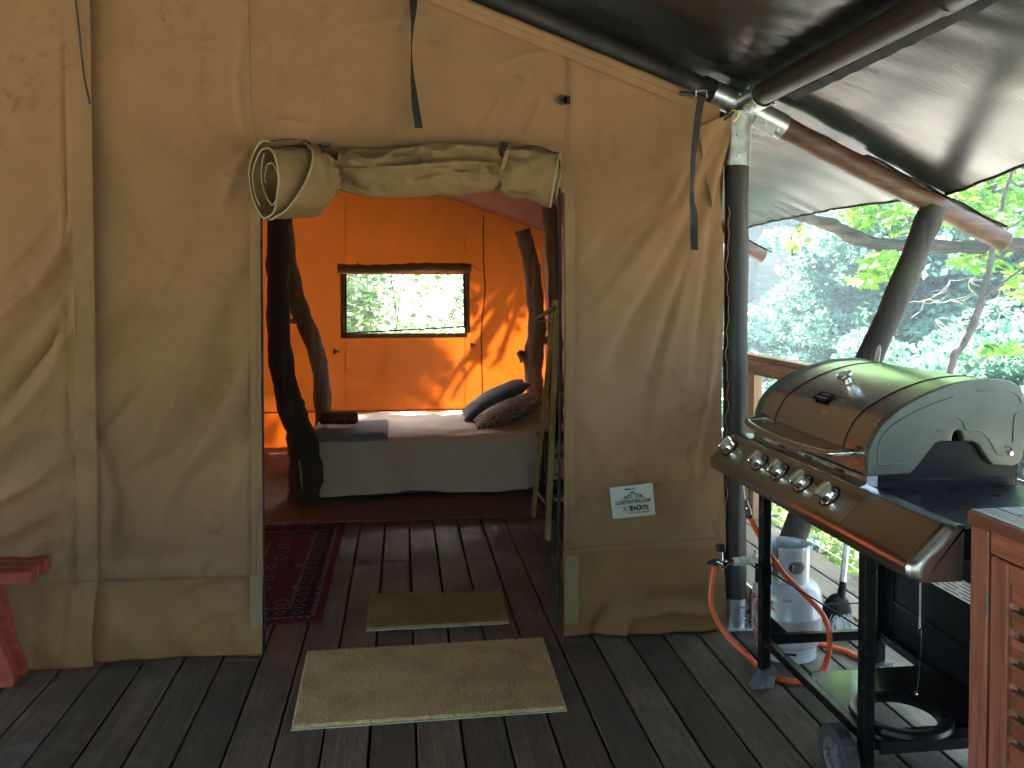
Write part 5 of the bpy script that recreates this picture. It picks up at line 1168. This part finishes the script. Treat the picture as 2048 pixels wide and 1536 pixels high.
# regulator and hose
rg = T('gas_regulator', (1.40, 3.31, .38), 'white gas regulator with a chrome valve block between pole and cylinder', 'regulator')
zr = .392; b = MB(); b.cyl((1.375, 3.30, zr), (1.475, 3.305, zr - .004), .014, 14); b.lathe([(0, -.012), (.030, -.012), (.034, -.006), (.034, .006), (.028, .012), (.010, .015), (.0, .015)], (1.425, 3.298, zr + .006), 24); b.cyl((1.325, 3.30, zr), (1.352, 3.30, zr), .017, 6, smooth=False); b.cyl((1.356, 3.30, zr), (1.376, 3.30, zr), .0195, 8, smooth=False); rg.part('body', b, M['white_plastic'])
b = MB(); b.cyl((1.415, 3.298, zr + .02), (1.415, 3.298, zr + .042), .003, 8); b.cyl((1.29, 3.30, zr - .002), (1.326, 3.30, zr), .0115, 14); b.cyl((1.272, 3.30, zr - .028), (1.272, 3.30, zr + .045), .010, 14); b.cyl((1.245, 3.30, zr + .010), (1.275, 3.29, zr - .004), .009, 12); b.lathe([(0, -.016), (.014, -.010), (.016, 0), (.014, .010), (0, .016)], (1.282, 3.292, zr - .006), 14, WQ); rg.part('valve_block', b, M['chrome'])
b = MB(); b.box((1.272, 3.30, zr + .058), (.034, .026, .030), ch=.004); b.box((1.235, 3.295, zr + .006), (.042, .014, .012), Matrix.Rotation(R(-20), 3, 'Y'), .003); rg.part('tap_handle', b, M['black_plastic'])
b = MB()
for dx in (-.006, .006): b.tube([(1.272 + dx, 3.30, zr + .07), (1.268 + dx, 3.32, zr + .11), (1.275 + dx, 3.40, zr + .15)], .0013, 5)
rg.part('cord', b, M['black_plastic'])
hs = T('gas_hose', (1.45, 3.15, 0), 'orange rubber gas hose looping over the deck in front of the cylinder', 'hose')
hpnt = [Vector((1.246, 3.295, zr - .002)), atY(1424, 1160, 3.29), atY(1422, 1205, 3.27), atY(1436, 1245, 3.25), atY(1462, 1280, 3.20), atY(1496, 1312, 3.13), atZ(1530, 1346, .014), atZ(1575, 1361, .014), atZ(1612, 1361, .016), atY(1642, 1345, 2.98), atY(1657, 1308, 2.99), atY(1659, 1270, 3.02), atY(1650, 1238, 3.08), atY(1634, 1215, 3.12), atY(1600, 1180, 3.145), atY(1570, 1150, 3.15), atY(1545, 1115, 3.13), atY(1524, 1080, 3.10), atY(1508, 1050, 3.10), atY(1499, 1030, 3.10)]
b = MB(); b.tube(smooth_path(hpnt, 7), .0105, 12); hs.part('tube', b, M['hose'])
b = MB(); p0 = atY(1498, 1030, 3.10); p1 = atY(1491, 1000, 3.10); b.tube([p0, p0.lerp(p1, .5)], .012, 12); b.tube([p0.lerp(p1, .45), p1], .009, 10); b.tube([p1, atY(1486, 960, 3.12)], .003, 6); hs.part('fitting', b, M['chrome'])
b = MB(); b.tube([p0 + Vector((.002, 0, -.010)), p0 + Vector((0, 0, .002))], .0128, 12); b.tube([hpnt[0] + Vector((0, 0, -.008)), hpnt[0] + Vector((0, 0, .006))], .0125, 10); hs.part('clamp', b, M['black_plastic'])
h2 = T('gas_hose', (1.75, 3.3, 0), 'short piece of orange hose behind the cart, right of the cylinder', 'hose')
b = MB(); b.tube(smooth_path([Vector((1.69, 3.36, .02)), atZ(1690, 1302, .012), atZ(1712, 1312, .012), atZ(1760, 1330, .012)], 6), .0105, 10); h2.part('tube', b, M['hose'])
# ------------------------------------------------------------ broom behind the cart
br = T('broom', atZ(1684, 1278, 0), 'old broom with dark round head and pale bristles standing behind the grill cart', 'broom')
b = MB(); b.tube(smooth_path([atY(1683, 1195, 3.46), atY(1687, 1150, 3.47), atY(1693, 1095, 3.48), atY(1702, 1020, 3.50), atY(1712, 940, 3.52)], 5), [.014] * 5 + [.013] * 6 + [.012] * 10, 10); br.part('handle', b, M['galv'])
b = MB(); b.tube([atY(1681, 1200, 3.455), atY(1686, 1163, 3.465)], [.020, .014], 10); br.part('ferrule', b, M['black_matt'])
c = atY(1673, 1226, 3.46); vs = MB(); P = []
for i in range(16):
    for_r = []
    for j in range(29):
        a = 2 * math.pi * j / 28; rr = math.sin(i / 15 * math.pi / 2); for_r.append((c.x + .067 * rr * math.cos(a), c.y - .035 * math.cos(i / 15 * math.pi / 2), c.z + .088 * rr * math.sin(a) * (1.0 if math.sin(a) > 0 else .9)))
    P.append(for_r)
vs.grid(np.array(P)); br.part('head', vs, M['black_matt'])
b = MB(); rs = random.Random(3); base = atY(1682, 1240, 3.43)
for k in range(260):
    p = base + Vector((rs.uniform(-.05, .05), rs.uniform(-.02, .02), rs.uniform(-.01, .03))); q = p + Vector((rs.uniform(-.03, .035), rs.uniform(-.03, .02), -.095 + rs.uniform(-.01, .015))); q.z = max(q.z, .004); m_ = (p + q) / 2 + Vector((rs.uniform(-.012, .012), 0, 0))
    dv = Vector((.0014, 0, 0)); b.add([p - dv, p + dv, m_ + dv, m_ - dv, q + dv * .5, q - dv * .5], [(0, 1, 2, 3), (3, 2, 4, 5)])
br.part('bristles', b, M['label'], kind='stuff', recalc=False)
b = MB(); b.tube([atY(1640, 1214, 3.36), atY(1643, 1210, 3.36), atY(1700, 1207, 3.38), atY(1770, 1204, 3.42)], .003, 6); br.part('hook', b, M['black_matt'])

# ------------------------------------------------------------ hardwood cabinet
cb = T('outdoor_cabinet', (1.7, 1.4, 0), 'reddish hardwood cabinet with louvred door and tiled top in the right foreground', 'cabinet')
FX, FY, ZT = 1.362, 1.912, .96
b = MB(); b.box((FX + .035, 1.40, ZT - .0165), (.07, 1.02, .033), ch=.003); cb.part('top_frame', b, M['jarrah_top']); b = MB(); b.box((FX + .42, FY - .035, ZT - .0165), (.699, .07, .033), ch=.003); cb.part('top_frame', b, M['jarrah_top'])
b = MB(); b.box((FX - .0015, 1.40, ZT - .0175), (.004, 1.018, .029)); cb.part('top_edge', b, M['jarrah_y'])
b = MB(); b.box((FX + .42, 1.37, ZT - .022), (.70, .94, .014)); cb.part('tile_bed', b, M['black_matt'])
tile = None
for i in range(6):
    for j in range(8):
        x = FX + .127 + i * .108; y = FY - .125 - j * .108
        if tile is None: b = MB(); b.box((0, 0, 0), (.101, .101, .014), ch=.0025); o = b.build('tile', M['tile']); tile = o
        else: o = tile.copy(); COL.objects.link(o)
        o.location = (x, y, ZT - .009); o.parent = cb.e; o.matrix_parent_inverse = Matrix.Translation(-Vector(cb.e.location))
for y in (FY - .034, .94):
    for x in (FX + .036, FX + .68): b = MB(); b.box((x, y, .463), (.064, .062, .922), ch=.004); cb.part('corner_post', b, M['jarrah'])
b = MB(); b.box((FX + .030, 1.41, .8985), (.040, .872, .057), ch=.003); cb.part('top_rail', b, M['jarrah_y']); b = MB(); b.box((FX + .030, 1.41, .05), (.040, .872, .06), ch=.003); cb.part('bottom_rail', b, M['jarrah_y'])
b = MB(); b.box((FX + .66, 1.41, .49), (.02, .86, .86)); b.box((FX + .36, FY - .03, .49), (.58, .014, .86)); b.box((FX + .36, 1.4, .10), (.58, .86, .02)); cb.part('inner_panel', b, M['dark_wood'])
for y0, y1 in ((1.786, 1.844), (1.24, 1.298)): b = MB(); b.box((FX + .026, (y0 + y1) / 2, .475), (.034, y1 - y0, .782), ch=.004); door = cb.part('door_stile', b, M['jarrah'])
for z in (.842, .115): b = MB(); b.box((FX + .026, 1.542, z), (.030, .486, .046), ch=.003); cb.part('door_rail', b, M['jarrah_y'])
b = MB(); sl = None
for k in range(11):
    z = .795 - k * .0615
    b = MB(); b.box((0, 0, 0), (.012, .486, .0475), ch=.002)
    if sl is None: o = b.build('slat', M['jarrah_y']); sl = o
    else: o = sl.copy(); COL.objects.link(o)
    o.location = (FX + .026, 1.542, z); o.rotation_euler = (0, R(-4), 0); o.parent = cb.e; o.matrix_parent_inverse = Matrix.Translation(-Vector(cb.e.location))
for z in (.742, .18): b = MB(); b.cyl((FX + .006, 1.848, z - .028), (FX + .006, 1.848, z + .028), .0042, 10); cb.part('hinge', b, M['chrome'])
# ------------------------------------------------------------ trees and foliage outside
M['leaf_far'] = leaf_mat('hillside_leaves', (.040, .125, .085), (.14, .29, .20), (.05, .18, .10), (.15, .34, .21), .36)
M['leaf_near'] = leaf_mat('maple_leaves', (.07, .17, .025), (.13, .25, .04), (.10, .30, .025), (.22, .46, .045), .50)
M['leaf_dark'] = leaf_mat('bank_ivy_leaves', (.04, .085, .02), (.10, .17, .04), (.16, .34, .05), (.28, .46, .08), .45)
M['bark'] = wood('furrowed_bark', (.020, .015, .011), (.055, .043, .032), (.12, .10, .08), 'x', .5, .95, 1.0, knots=False)
M['bark_v'] = wood('grey_brown_bark', (.04, .032, .027), (.10, .083, .07), (.18, .155, .135), 'z', .5, .95, 1.0, knots=False)
M['twig'] = plain('bleached_twigs', (.45, .40, .34), .8)
def leaf_quads(C, size, rs, up=.5):
    """centres C (n,3) -> folded leaf of two triangles pairs each"""
    n = len(C); nr = rs.normal(0, 1, (n, 3)); nr[:, 2] = np.abs(nr[:, 2]) + up; nr /= np.linalg.norm(nr, axis=1)[:, None]
    t = rs.normal(0, 1, (n, 3)); t -= nr * (t * nr).sum(1)[:, None]; t /= np.linalg.norm(t, axis=1)[:, None]; s = np.cross(nr, t)
    L = size * rs.uniform(.7, 1.3, n)[:, None]; Wd = L * rs.uniform(.55, .8, n)[:, None]
    v = np.stack([C - t * L / 2, C + s * Wd / 2 - nr * L * .10, C + t * L / 2 - nr * L * .18, C - s * Wd / 2 - nr * L * .10], 1).reshape(-1, 3)
    f = (np.arange(n)[:, None] * 4 + np.array([0, 1, 2, 3])[None]); return v, f
def np_mesh(name, v, f, mt):
    me = bpy.data.meshes.new(name); me.vertices.add(len(v)); me.vertices.foreach_set('co', np.asarray(v, np.float32).ravel()); k = f.shape[1]
    me.loops.add(f.size); me.loops.foreach_set('vertex_index', f.ravel().astype(np.int32)); me.polygons.add(len(f)); me.polygons.foreach_set('loop_start', np.arange(0, f.size, k, dtype=np.int32))
    me.update(calc_edges=True); me.validate(); me.materials.append(mt); return me
def crown_mesh(seed, rx, rz, n_clump, per, size, mt, name='crown'):
    rs = np.random.RandomState(seed); cs = []
    while len(cs) < n_clump:
        p = rs.uniform(-1, 1, 3); r = np.linalg.norm(p)
        if .35 < r < 1 and p[2] > -.75: cs.append(p * (.80 + .28 * rs.rand()))
    cs = np.array(cs) * np.array([rx, rx, rz]); C = []
    for c in cs:
        rr = rs.uniform(.13, .26) * rx; q = rs.normal(0, 1, (per, 3)); q /= np.linalg.norm(q, axis=1)[:, None]; q *= rr * rs.uniform(.5, 1.05, (per, 1)) ** .5
        q[:, 2] *= .42; q[:, 2] -= .25 * (q[:, 0] ** 2 + q[:, 1] ** 2) / rr; C.append(c + q)
    C = np.concatenate(C); v, f = leaf_quads(C, size, rs); return np_mesh(name, v, f, mt), cs
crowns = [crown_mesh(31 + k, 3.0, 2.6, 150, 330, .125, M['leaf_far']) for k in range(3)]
def trunk_mesh(cs, seed, rx):
    rs = random.Random(seed); b = MB(); b.tube(smooth_path([Vector((0, 0, -6.5)), Vector((.2, .1, -4)), Vector((-.1, .1, -2)), Vector((.1, 0, 0)), Vector((0, .1, 1.6))], 4), interp([.30, .24, .20, .13, .05], 17), 9, wob=.15, seed=seed)
    for c in cs[::9]:
        c = Vector(c); s = Vector((0, 0, c.z * .4 - 1.6)); m_ = (s + c) / 2 + Vector((0, 0, .3)); b.tube([s, m_, c], [.10, .06, .02], 6, wob=.1, seed=seed)
    o = b.build('trunk', M['bark_v']); me = o.data; bpy.data.objects.remove(o); return me
trunks = [trunk_mesh(c[1], k, 3) for k, c in enumerate(crowns)]
def place_tree(x, y, zc, s, k, label, group, rz=0):
    e = empty('broadleaf_tree', (x, y, zc - 6.5 * s), label, 'tree', group)
    for nm, me in (('crown', crowns[k % 3][0]), ('trunk', trunks[k % 3])):
        o = bpy.data.objects.new(nm, me); COL.objects.link(o); o.parent = e; o.location = (0, 0, 6.5 * s); o.scale = (s, s, s * 1.05); o.rotation_euler = (0, 0, rz)
def polar(u, dist): a = YAW + math.atan((u - 1024) / F); return dist * math.sin(a), dist * math.cos(a)
spots = []
rs_ = random.Random(12)
# (photo column, distance, crown centre height, size)
for (u, d, zc, s) in ((1500, 30, 6.2, 1.25), (1640, 33, 8.0, 1.35), (1790, 31, 7.2, 1.3), (1960, 29, 7.8, 1.35), (2130, 27, 7.4, 1.3), (1360, 32, 7.0, 1.3),
                      (1450, 21, -1.0, 1.0), (1560, 19, -1.2, .95), (1690, 20, -.7, 1.0), (1850, 19, 2.2, 1.05), (2010, 18, 2.6, 1.05), (2180, 17, 2.4, 1.1),
                      (1640, 14, -1.8, .75), (1790, 13.5, -1.3, .75), (1960, 13, -.9, .75), (2150, 12.5, -.5, .8), (1330, 15, -1.6, .7),
                      (1560, 40, 12.5, 1.6), (1760, 41, 13.5, 1.7), (1980, 38, 13.0, 1.6), (2200, 36, 13, 1.6), (1360, 41, 12.0, 1.6)):
    spots.append((u, d, zc, s))
GL = 'broadleaf trees of the bright wooded slope beyond the railing'
ORD = ['first', 'second', 'third', 'fourth', 'fifth', 'sixth']
def tree_label(u, d):
    row = lambda q: 0 if q > 35 else 1 if q > 26 else 2 if q > 16 else 3
    same = sorted(q[0] for q in spots if row(q[1]) == row(d) and 1430 < q[0] < 2048)
    if not 1430 < u < 2048: return 'broadleaf tree on the slope outside the view beyond the railing'
    return (ORD[same.index(u)] + ' from left of the ' + ('tall far trees high behind the wooded slope', 'hazy tall trees on the upper wooded slope', 'sunlit leafy trees on the middle of the slope', 'low bushy trees at the foot of the slope')[row(d)])
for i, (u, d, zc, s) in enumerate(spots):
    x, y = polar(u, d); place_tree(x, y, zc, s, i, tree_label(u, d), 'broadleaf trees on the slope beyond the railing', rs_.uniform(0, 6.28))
    continue
    place_tree(x, y, zc, s, i, ('hazy tall tree high on the wooded slope beyond the railing' if d > 26 else 'sunlit leafy tree on the middle of the slope beyond the railing' if d > 16 else 'low bushy tree at the foot of the slope beyond the railing'), GL + (' (top)' if d > 26 else ' (middle)' if d > 16 else ' (foot)'), rs_.uniform(0, 6.28))
# trees seen through the back window and shading the back wall
for i, (x, y, zc, s) in enumerate(((-4.4, 21, 4.5, 1.5), (-2.0, 29, 6.5, 1.9), (3.6, 29, 6.5, 1.9), (-1.4, 15, -1.4, .62), (1.2, 18, -1.6, .5), (-9, 22, 4.5, 1.6), (-7, 30, 6.5, 1.9))):
    place_tree(x, y, zc, s, i, ('leafy tree seen at the left of the tent window', 'tall far tree seen in the middle of the tent window', 'leafy tree seen at the right of the tent window', 'low tree seen at the lower left of the tent window', 'low tree at the lower right of the tent window', 'broadleaf tree hidden behind the tent', 'broadleaf tree hidden behind the tent')[i], 'trees behind the tent', rs_.uniform(0, 6.28))
for i, (x, y, zc, s) in enumerate(((-12, -19, 1.5, 1.5), (-5, -21, 1.5, 1.6), (3, -20, 1.5, 1.6), (11, -18, 1.5, 1.6), (-16, -8, 1.5, 1.4))):
    place_tree(x, y, zc, s, i, 'broadleaf tree behind the open front of the deck', 'trees behind the viewer', rs_.uniform(0, 6.28))
# maple limb crossing beyond the rafter
def maple_leaves(P, size, rs, mt, nm='leaves'):
    out = [(0, -.5), (.10, -.12), (.42, -.28), (.34, -.02), (.60, .16), (.30, .22), (.34, .42), (.14, .34), (0, .72), (-.14, .34), (-.34, .42), (-.30, .22), (-.60, .16), (-.34, -.02), (-.42, -.28), (-.10, -.12)]
    vs = []; fs = []
    for p in P:
        nr = Vector((rs.gauss(0, .5), rs.gauss(-.2, .5), 1)).normalized(); a = rs.uniform(0, 6.28); q = Vector((0, 0, 1)).rotation_difference(nr).to_matrix() @ Matrix.Rotation(a, 3, 'Z'); s = size * rs.uniform(.65, 1.25); o = len(vs)
        vs.append(Vector(p) + q @ Vector((0, 0, 0)))
        for x, y in out: vs.append(Vector(p) + q @ Vector((x * s, y * s, -.22 * s * (abs(x) + max(0, abs(y) - .2)))))
        n = len(out)
        for k in range(n): fs.append((o, o + 1 + k, o + 1 + (k + 1) % n))
    return np_mesh(nm, np.array([tuple(v) for v in vs]), np.array(fs), mt)
mp = T('maple_tree', (9.5, 8.2, -2), 'furrowed maple limb with lime green leaves crossing behind the mossy strut', 'tree')
limb = [(2300, 560, 7.9), (2180, 505, 7.7), (2048, 488, 7.5), (1950, 494, 7.45), (1850, 492, 7.4), (1770, 490, 7.4), (1712, 476, 7.35), (1668, 452, 7.3), (1618, 437, 7.2), (1570, 425, 7.0)]
lp = [Vector((8.6, 8.4, -3.0)), Vector((8.2, 8.3, .4))] + [atY(*q) for q in limb]; b = MB(); pth = smooth_path(lp, 7); b.tube(pth, [r * (1 + .10 * math.sin(i * .8) + .06 * math.sin(i * 2.3)) for i, r in enumerate(interp([.24, .17, .10, .075, .068, .066, .062, .062, .066, .062, .05, .03], len(pth)))], 14, wob=.20, seed=4); mp.part('limb', b, M['bark'])
rs = random.Random(21); tw_ = MB(); pts = []
def spray(u, v, Y, ru, rv, n, tw=3):
    c = atY(u, v, Y)
    for _ in range(int(n * 1.8)):
        a, r = rs.uniform(0, 6.28), rs.random() ** .5; p = atY(u + ru * r * math.cos(a), v + rv * r * math.sin(a), Y + rs.uniform(-.6, .6)); pts.append(p)
    for _ in range(tw):
        a = rs.uniform(0, 6.28); q = atY(u + ru * .8 * math.cos(a), v + rv * .8 * math.sin(a), Y + rs.uniform(-.4, .4)); tw_.tube([c + Vector((0, 0, rs.uniform(-.1, .1))), (c + q) / 2 + Vector((0, 0, .06)), q], [.010, .006, .003], 5)
for a in ((1740, 420, 7.6, 80, 35, 60), (1820, 440, 7.5, 50, 35, 30), (1900, 420, 7.9, 60, 40, 40), (1990, 380, 7.8, 60, 55, 90), (1770, 530, 7.1, 45, 30, 55), (1728, 560, 7.1, 25, 12, 12), (1800, 560, 7.2, 22, 25, 16),
          (1600, 470, 6.9, 22, 14, 12), (1585, 488, 6.9, 10, 12, 6), (1960, 520, 7.6, 60, 25, 28), (2050, 560, 7.7, 40, 40, 30), (1860, 385, 8.2, 50, 30, 36), (2080, 430, 7.8, 60, 60, 60), (1980, 440, 6.4, 40, 20, 14),
          (2010, 695, 6.8, 38, 10, 30), (1975, 705, 6.8, 12, 6, 6)): spray(*a)
mp.part('twigs', tw_, M['bark_v'], kind='stuff')
for _ in range(1200): pts.append(Vector((rs.gauss(6.2, 1.5), rs.gauss(6.8, 1.6), rs.gauss(4.3, .75))))  # unseen crown leaves, added for the green reflection in the grill lid
for _ in range(3000): pts.append(Vector((rs.gauss(4.7, .9), rs.gauss(8.2, .9), rs.uniform(2.75, 5.2))))
for _ in range(500): pts.append(Vector((rs.gauss(4.6, .8), rs.gauss(3.0, 1.3), rs.gauss(3.6, .5))))
me = maple_leaves(pts, .125, rs, M['leaf_near']); o = bpy.data.objects.new('leaves', me); COL.objects.link(o); o['kind'] = 'stuff'; hang(mp.e, o)
# slender grey bare tree
bt_ = T('slender_tree', atZ(1905, 735, -2.5) if False else Vector((5.0, 6.9, -2)), 'slender grey bare trunk rising behind the grill lid', 'tree')
b = MB(); pt = [Vector((4.55, 7.0, -2.0)), Vector((4.62, 7.0, -.2))] + [atY(u, v, 7.0) for u, v in ((1900, 740), (1925, 690), (1950, 640), (1966, 590), (1980, 530), (1988, 480), (2000, 430), (2012, 380), (2028, 330), (2045, 250))]
b.tube(smooth_path(pt, 5), [r * (1 + .1 * math.sin(i * 1.7)) for i, r in enumerate(interp([.05, .045, .036, .034, .036, .030, .027, .024, .022, .018, .015, .012], 56))], 10, wob=.12, seed=6)
for pts2, r in (([(1966, 595), (2000, 570), (2048, 535), (2100, 500)], .016), ([(1992, 470), (2020, 455), (2060, 430)], .014), ([(1950, 640), (1930, 610), (1880, 580)], .006)):
    b.tube(smooth_path([atY(u, v, 7.0 - .1 * i) for i, (u, v) in enumerate(pts2)], 4), interp([r, r * .6, r * .3], 4 * (len(pts2) - 1) + 1), 7)
bt_.part('trunk', b, M['bark_v'])
b = MB(); rs = random.Random(8)
for (u, v) in ((1985, 600), (2000, 625), (1960, 620), (1940, 560), (1900, 600), (1870, 640), (2020, 690), (1900, 560), (2030, 620), (1850, 600)):
    for k in range(4):
        p = [(u, v)]; a = rs.uniform(-.6, 2.4)
        for s in range(5): a += rs.uniform(-.55, .55); p.append((p[-1][0] + 11 * math.cos(a), p[-1][1] + 9 * math.sin(a)))
        Yk = 7.3 + rs.uniform(-.3, .5); b.tube(smooth_path([atY(x, y, Yk) for x, y in p], 3), interp([.0045, .003, .0015], 16), 5)
b.tube(smooth_path([atY(1960, 735, 6.9), atY(1985, 710, 6.9), atY(2020, 695, 6.9), atY(2060, 685, 6.9)], 5), .009, 6)
bt_.part('dead_twigs', b, M['twig'], kind='stuff')
# bank under the deck edge: ivy and a crooked stem
iv = T('bank_shrub', (2.9, 5.0, -1.3), 'dark ivy shrub growing at the deck edge below the railing', 'shrub')
rs = random.Random(5); P_ = []
for (u, v, Y, ru, rv, n) in ((1660, 1045, 5.3, 45, 32, 170), (1690, 1110, 5.0, 45, 40, 150), (1620, 1030, 5.6, 40, 30, 90), (1510, 1010, 6.1, 24, 40, 50), (1720, 1150, 4.6, 20, 30, 50), (1450, 980, 7.2, 8, 50, 20), (1560, 1020, 5.6, 25, 30, 60)):
    for _ in range(n): a, r = rs.uniform(0, 6.28), rs.random() ** .5; P_.append(atY(u + ru * r * math.cos(a), v + rv * r * math.sin(a), Y + rs.uniform(-.5, .5)))
me = maple_leaves(P_, .062, rs, M['leaf_dark']); o = bpy.data.objects.new('leaves', me); COL.objects.link(o); o['kind'] = 'stuff'; hang(iv.e, o)
b = MB()
for pts2 in ([(1760, 1010, 5.2), (1700, 1080, 5.0), (1660, 1130, 4.9), (1640, 1200, 4.9)], [(1700, 1000, 5.4), (1730, 1080, 5.1), (1745, 1160, 4.8), (1740, 1260, 4.8)], [(1600, 1000, 5.6), (1640, 1060, 5.4), (1690, 1130, 5.1)]):
    b.tube(smooth_path([atY(*q) for q in pts2], 5), .012, 6)
b.tube(smooth_path([Vector((3.05, 5.2, -1.5)), atY(1650, 1150, 5.2), atY(1672, 1090, 5.3), atY(1700, 1050, 5.5)], 5), .04, 8); iv.part('stem', b, M['bark_v'])
# leafy tree standing close behind the tent: throws the dappled light on the back wall
sh_ = T('young_tree', (1.9, 10.4, -1.3), 'young tree close behind the tent whose branches shade the back wall', 'tree')
b = MB(); root = Vector((2.25, 9.8, -1.8)); fork = Vector((1.75, 9.25, 2.0)); 
rs = random.Random(14); P_ = []
tn = Vector((0, math.cos(R(SUN_EL)), math.sin(R(SUN_EL))))
for k in range(15):                                           # long boughs fanning down to the left from one fork, metres behind the tent
    a = R(188 + 60 * k / 14 + rs.uniform(-2, 2)); Ln = rs.uniform(.9, 2.0); x_, z_ = 1.28 + rs.uniform(-.05, .12), 2.0 + rs.uniform(-.08, .15); L0 = rs.uniform(3.0, 3.6); L1 = L0 + rs.uniform(-.4, .8)
    s = Vector((x_, BY, z_)) + tn * L0; e = Vector((x_ + Ln * math.cos(a), BY, z_ + Ln * math.sin(a))) + tn * L1; m_ = (s + e) / 2 + Vector((rs.uniform(-.05, .05), 0, rs.uniform(-.04, .06)))
    b.tube(smooth_path([s, m_, e], 4), interp([.042, .032, .014], 9), 6)
    for q in range(int(Ln * 4)):
        t_ = rs.uniform(.2, 1.0); P_.append(s.lerp(e, t_) + Vector((rs.gauss(0, .05), rs.gauss(0, .10), rs.gauss(0, .05))))
b.tube(smooth_path([root, Vector((2.1, 10.2, .6)), Vector((1.8, 10.9, 2.6)), Vector((1.3, 10.8, 4.4)), Vector((1.0, 11.2, 5.5))], 5), interp([.09, .07, .05, .04, .02], 21), 9, wob=.1)
sh_.part('branches', b, M['bark_v'])
tn = Vector((0, math.cos(R(SUN_EL)), math.sin(R(SUN_EL))))
for cx_, cz_, sx_, sz_, nn in ((-1.6, 1.9, .8, .5, 800), (-.6, 2.2, .7, .25, 800), (.7, 2.0, .6, .28, 650), (-1.1, .95, .45, .35, 600), (-.7, .55, .3, .15, 220), (1.25, 1.9, .35, .22, 330), (-.2, .80, .15, .10, 30), (-1.9, .9, .5, .8, 400)):
    for _ in range(int(nn * 2.3)):                             # crown masses between the sun and the wall, several metres off
        L = rs.uniform(7, 12); P_.append(Vector((rs.gauss(cx_, sx_), BY, rs.gauss(cz_, sz_))) + tn * L)
me = maple_leaves(P_, .13, rs, M['leaf_near']); o = bpy.data.objects.new('leaves', me); COL.objects.link(o); o['kind'] = 'stuff'; hang(sh_.e, o)
wb = T('leafy_bush', (-.3, 12.5, -1.8), 'soft green bush filling the left and top of the tent window', 'bush')
P_ = []; b = MB()
for cx_, cz_, sx_, sz_, nn in ((0, 2.05, .9, .28, 1700), (-.75, 1.35, .38, .45, 1900), (1.1, 1.1, .25, .4, 800), (.1, .75, .8, .18, 900)):
    for _ in range(nn): P_.append(Vector((rs.gauss(cx_, sx_), rs.uniform(11.5, 13.8), rs.gauss(cz_, sz_))))
for k in range(9): e = Vector((rs.uniform(-1.2, 1.2), 12.6, rs.uniform(.9, 2.2))); b.tube(smooth_path([Vector((-.3, 12.5, -1.9)), (e + Vector((-.3, 12.5, -1.9))) / 2 + Vector((0, 0, .3)), e], 5), interp([.04, .02, .008], 11), 6)
wb.part('branches', b, M['bark_v']); me = maple_leaves(P_, .11, rs, M['leaf_dark']); o = bpy.data.objects.new('leaves', me); COL.objects.link(o); o['kind'] = 'stuff'; hang(wb.e, o)
# sky dome is the world; hills close the view far behind the trees
b = MB(); P = np.zeros((60, 12, 3))
for i in range(60):
    a = R(-60 + 150 * i / 59)
    for j in range(12):
        h = j / 11; P[i, j] = (math.sin(a) * (58 + 22 * h), math.cos(a) * (58 + 22 * h), -3 + 30 * h + 2.5 * math.sin(a * 9) * h + 1.2 * math.sin(a * 31 + j) * h)
b.grid(P); m, t, p, o_ = mat('wooded_hill'); n = noise(t, coords(t), .5, 9, .75); t.links.new(ramp(t, n, [(.35, (.03, .06, .035)), (.65, (.10, .17, .09))]), p.inputs['Base Color']); p.inputs['Roughness'].default_value = .95; bump(t, p, n, 1.0, 1.5)
tag(b.build('hill', m), kind='structure')

# ------------------------------------------------------------ haze
hz = MB(); hz.box((10, 22, 8), (150, 140, 90))
m = bpy.data.materials.new('haze'); m.use_nodes = True; t = m.node_tree; t.nodes.clear(); o = t.nodes.new('ShaderNodeOutputMaterial'); vp = t.nodes.new('ShaderNodeVolumePrincipled')
vp.inputs['Color'].default_value = (.60, .82, 1, 1); vp.inputs['Density'].default_value = .0036; vp.inputs['Anisotropy'].default_value = .45; t.links.new(vp.outputs[0], o.inputs['Volume'])
hb = hz.build('haze', m); tag(hb, kind='stuff')
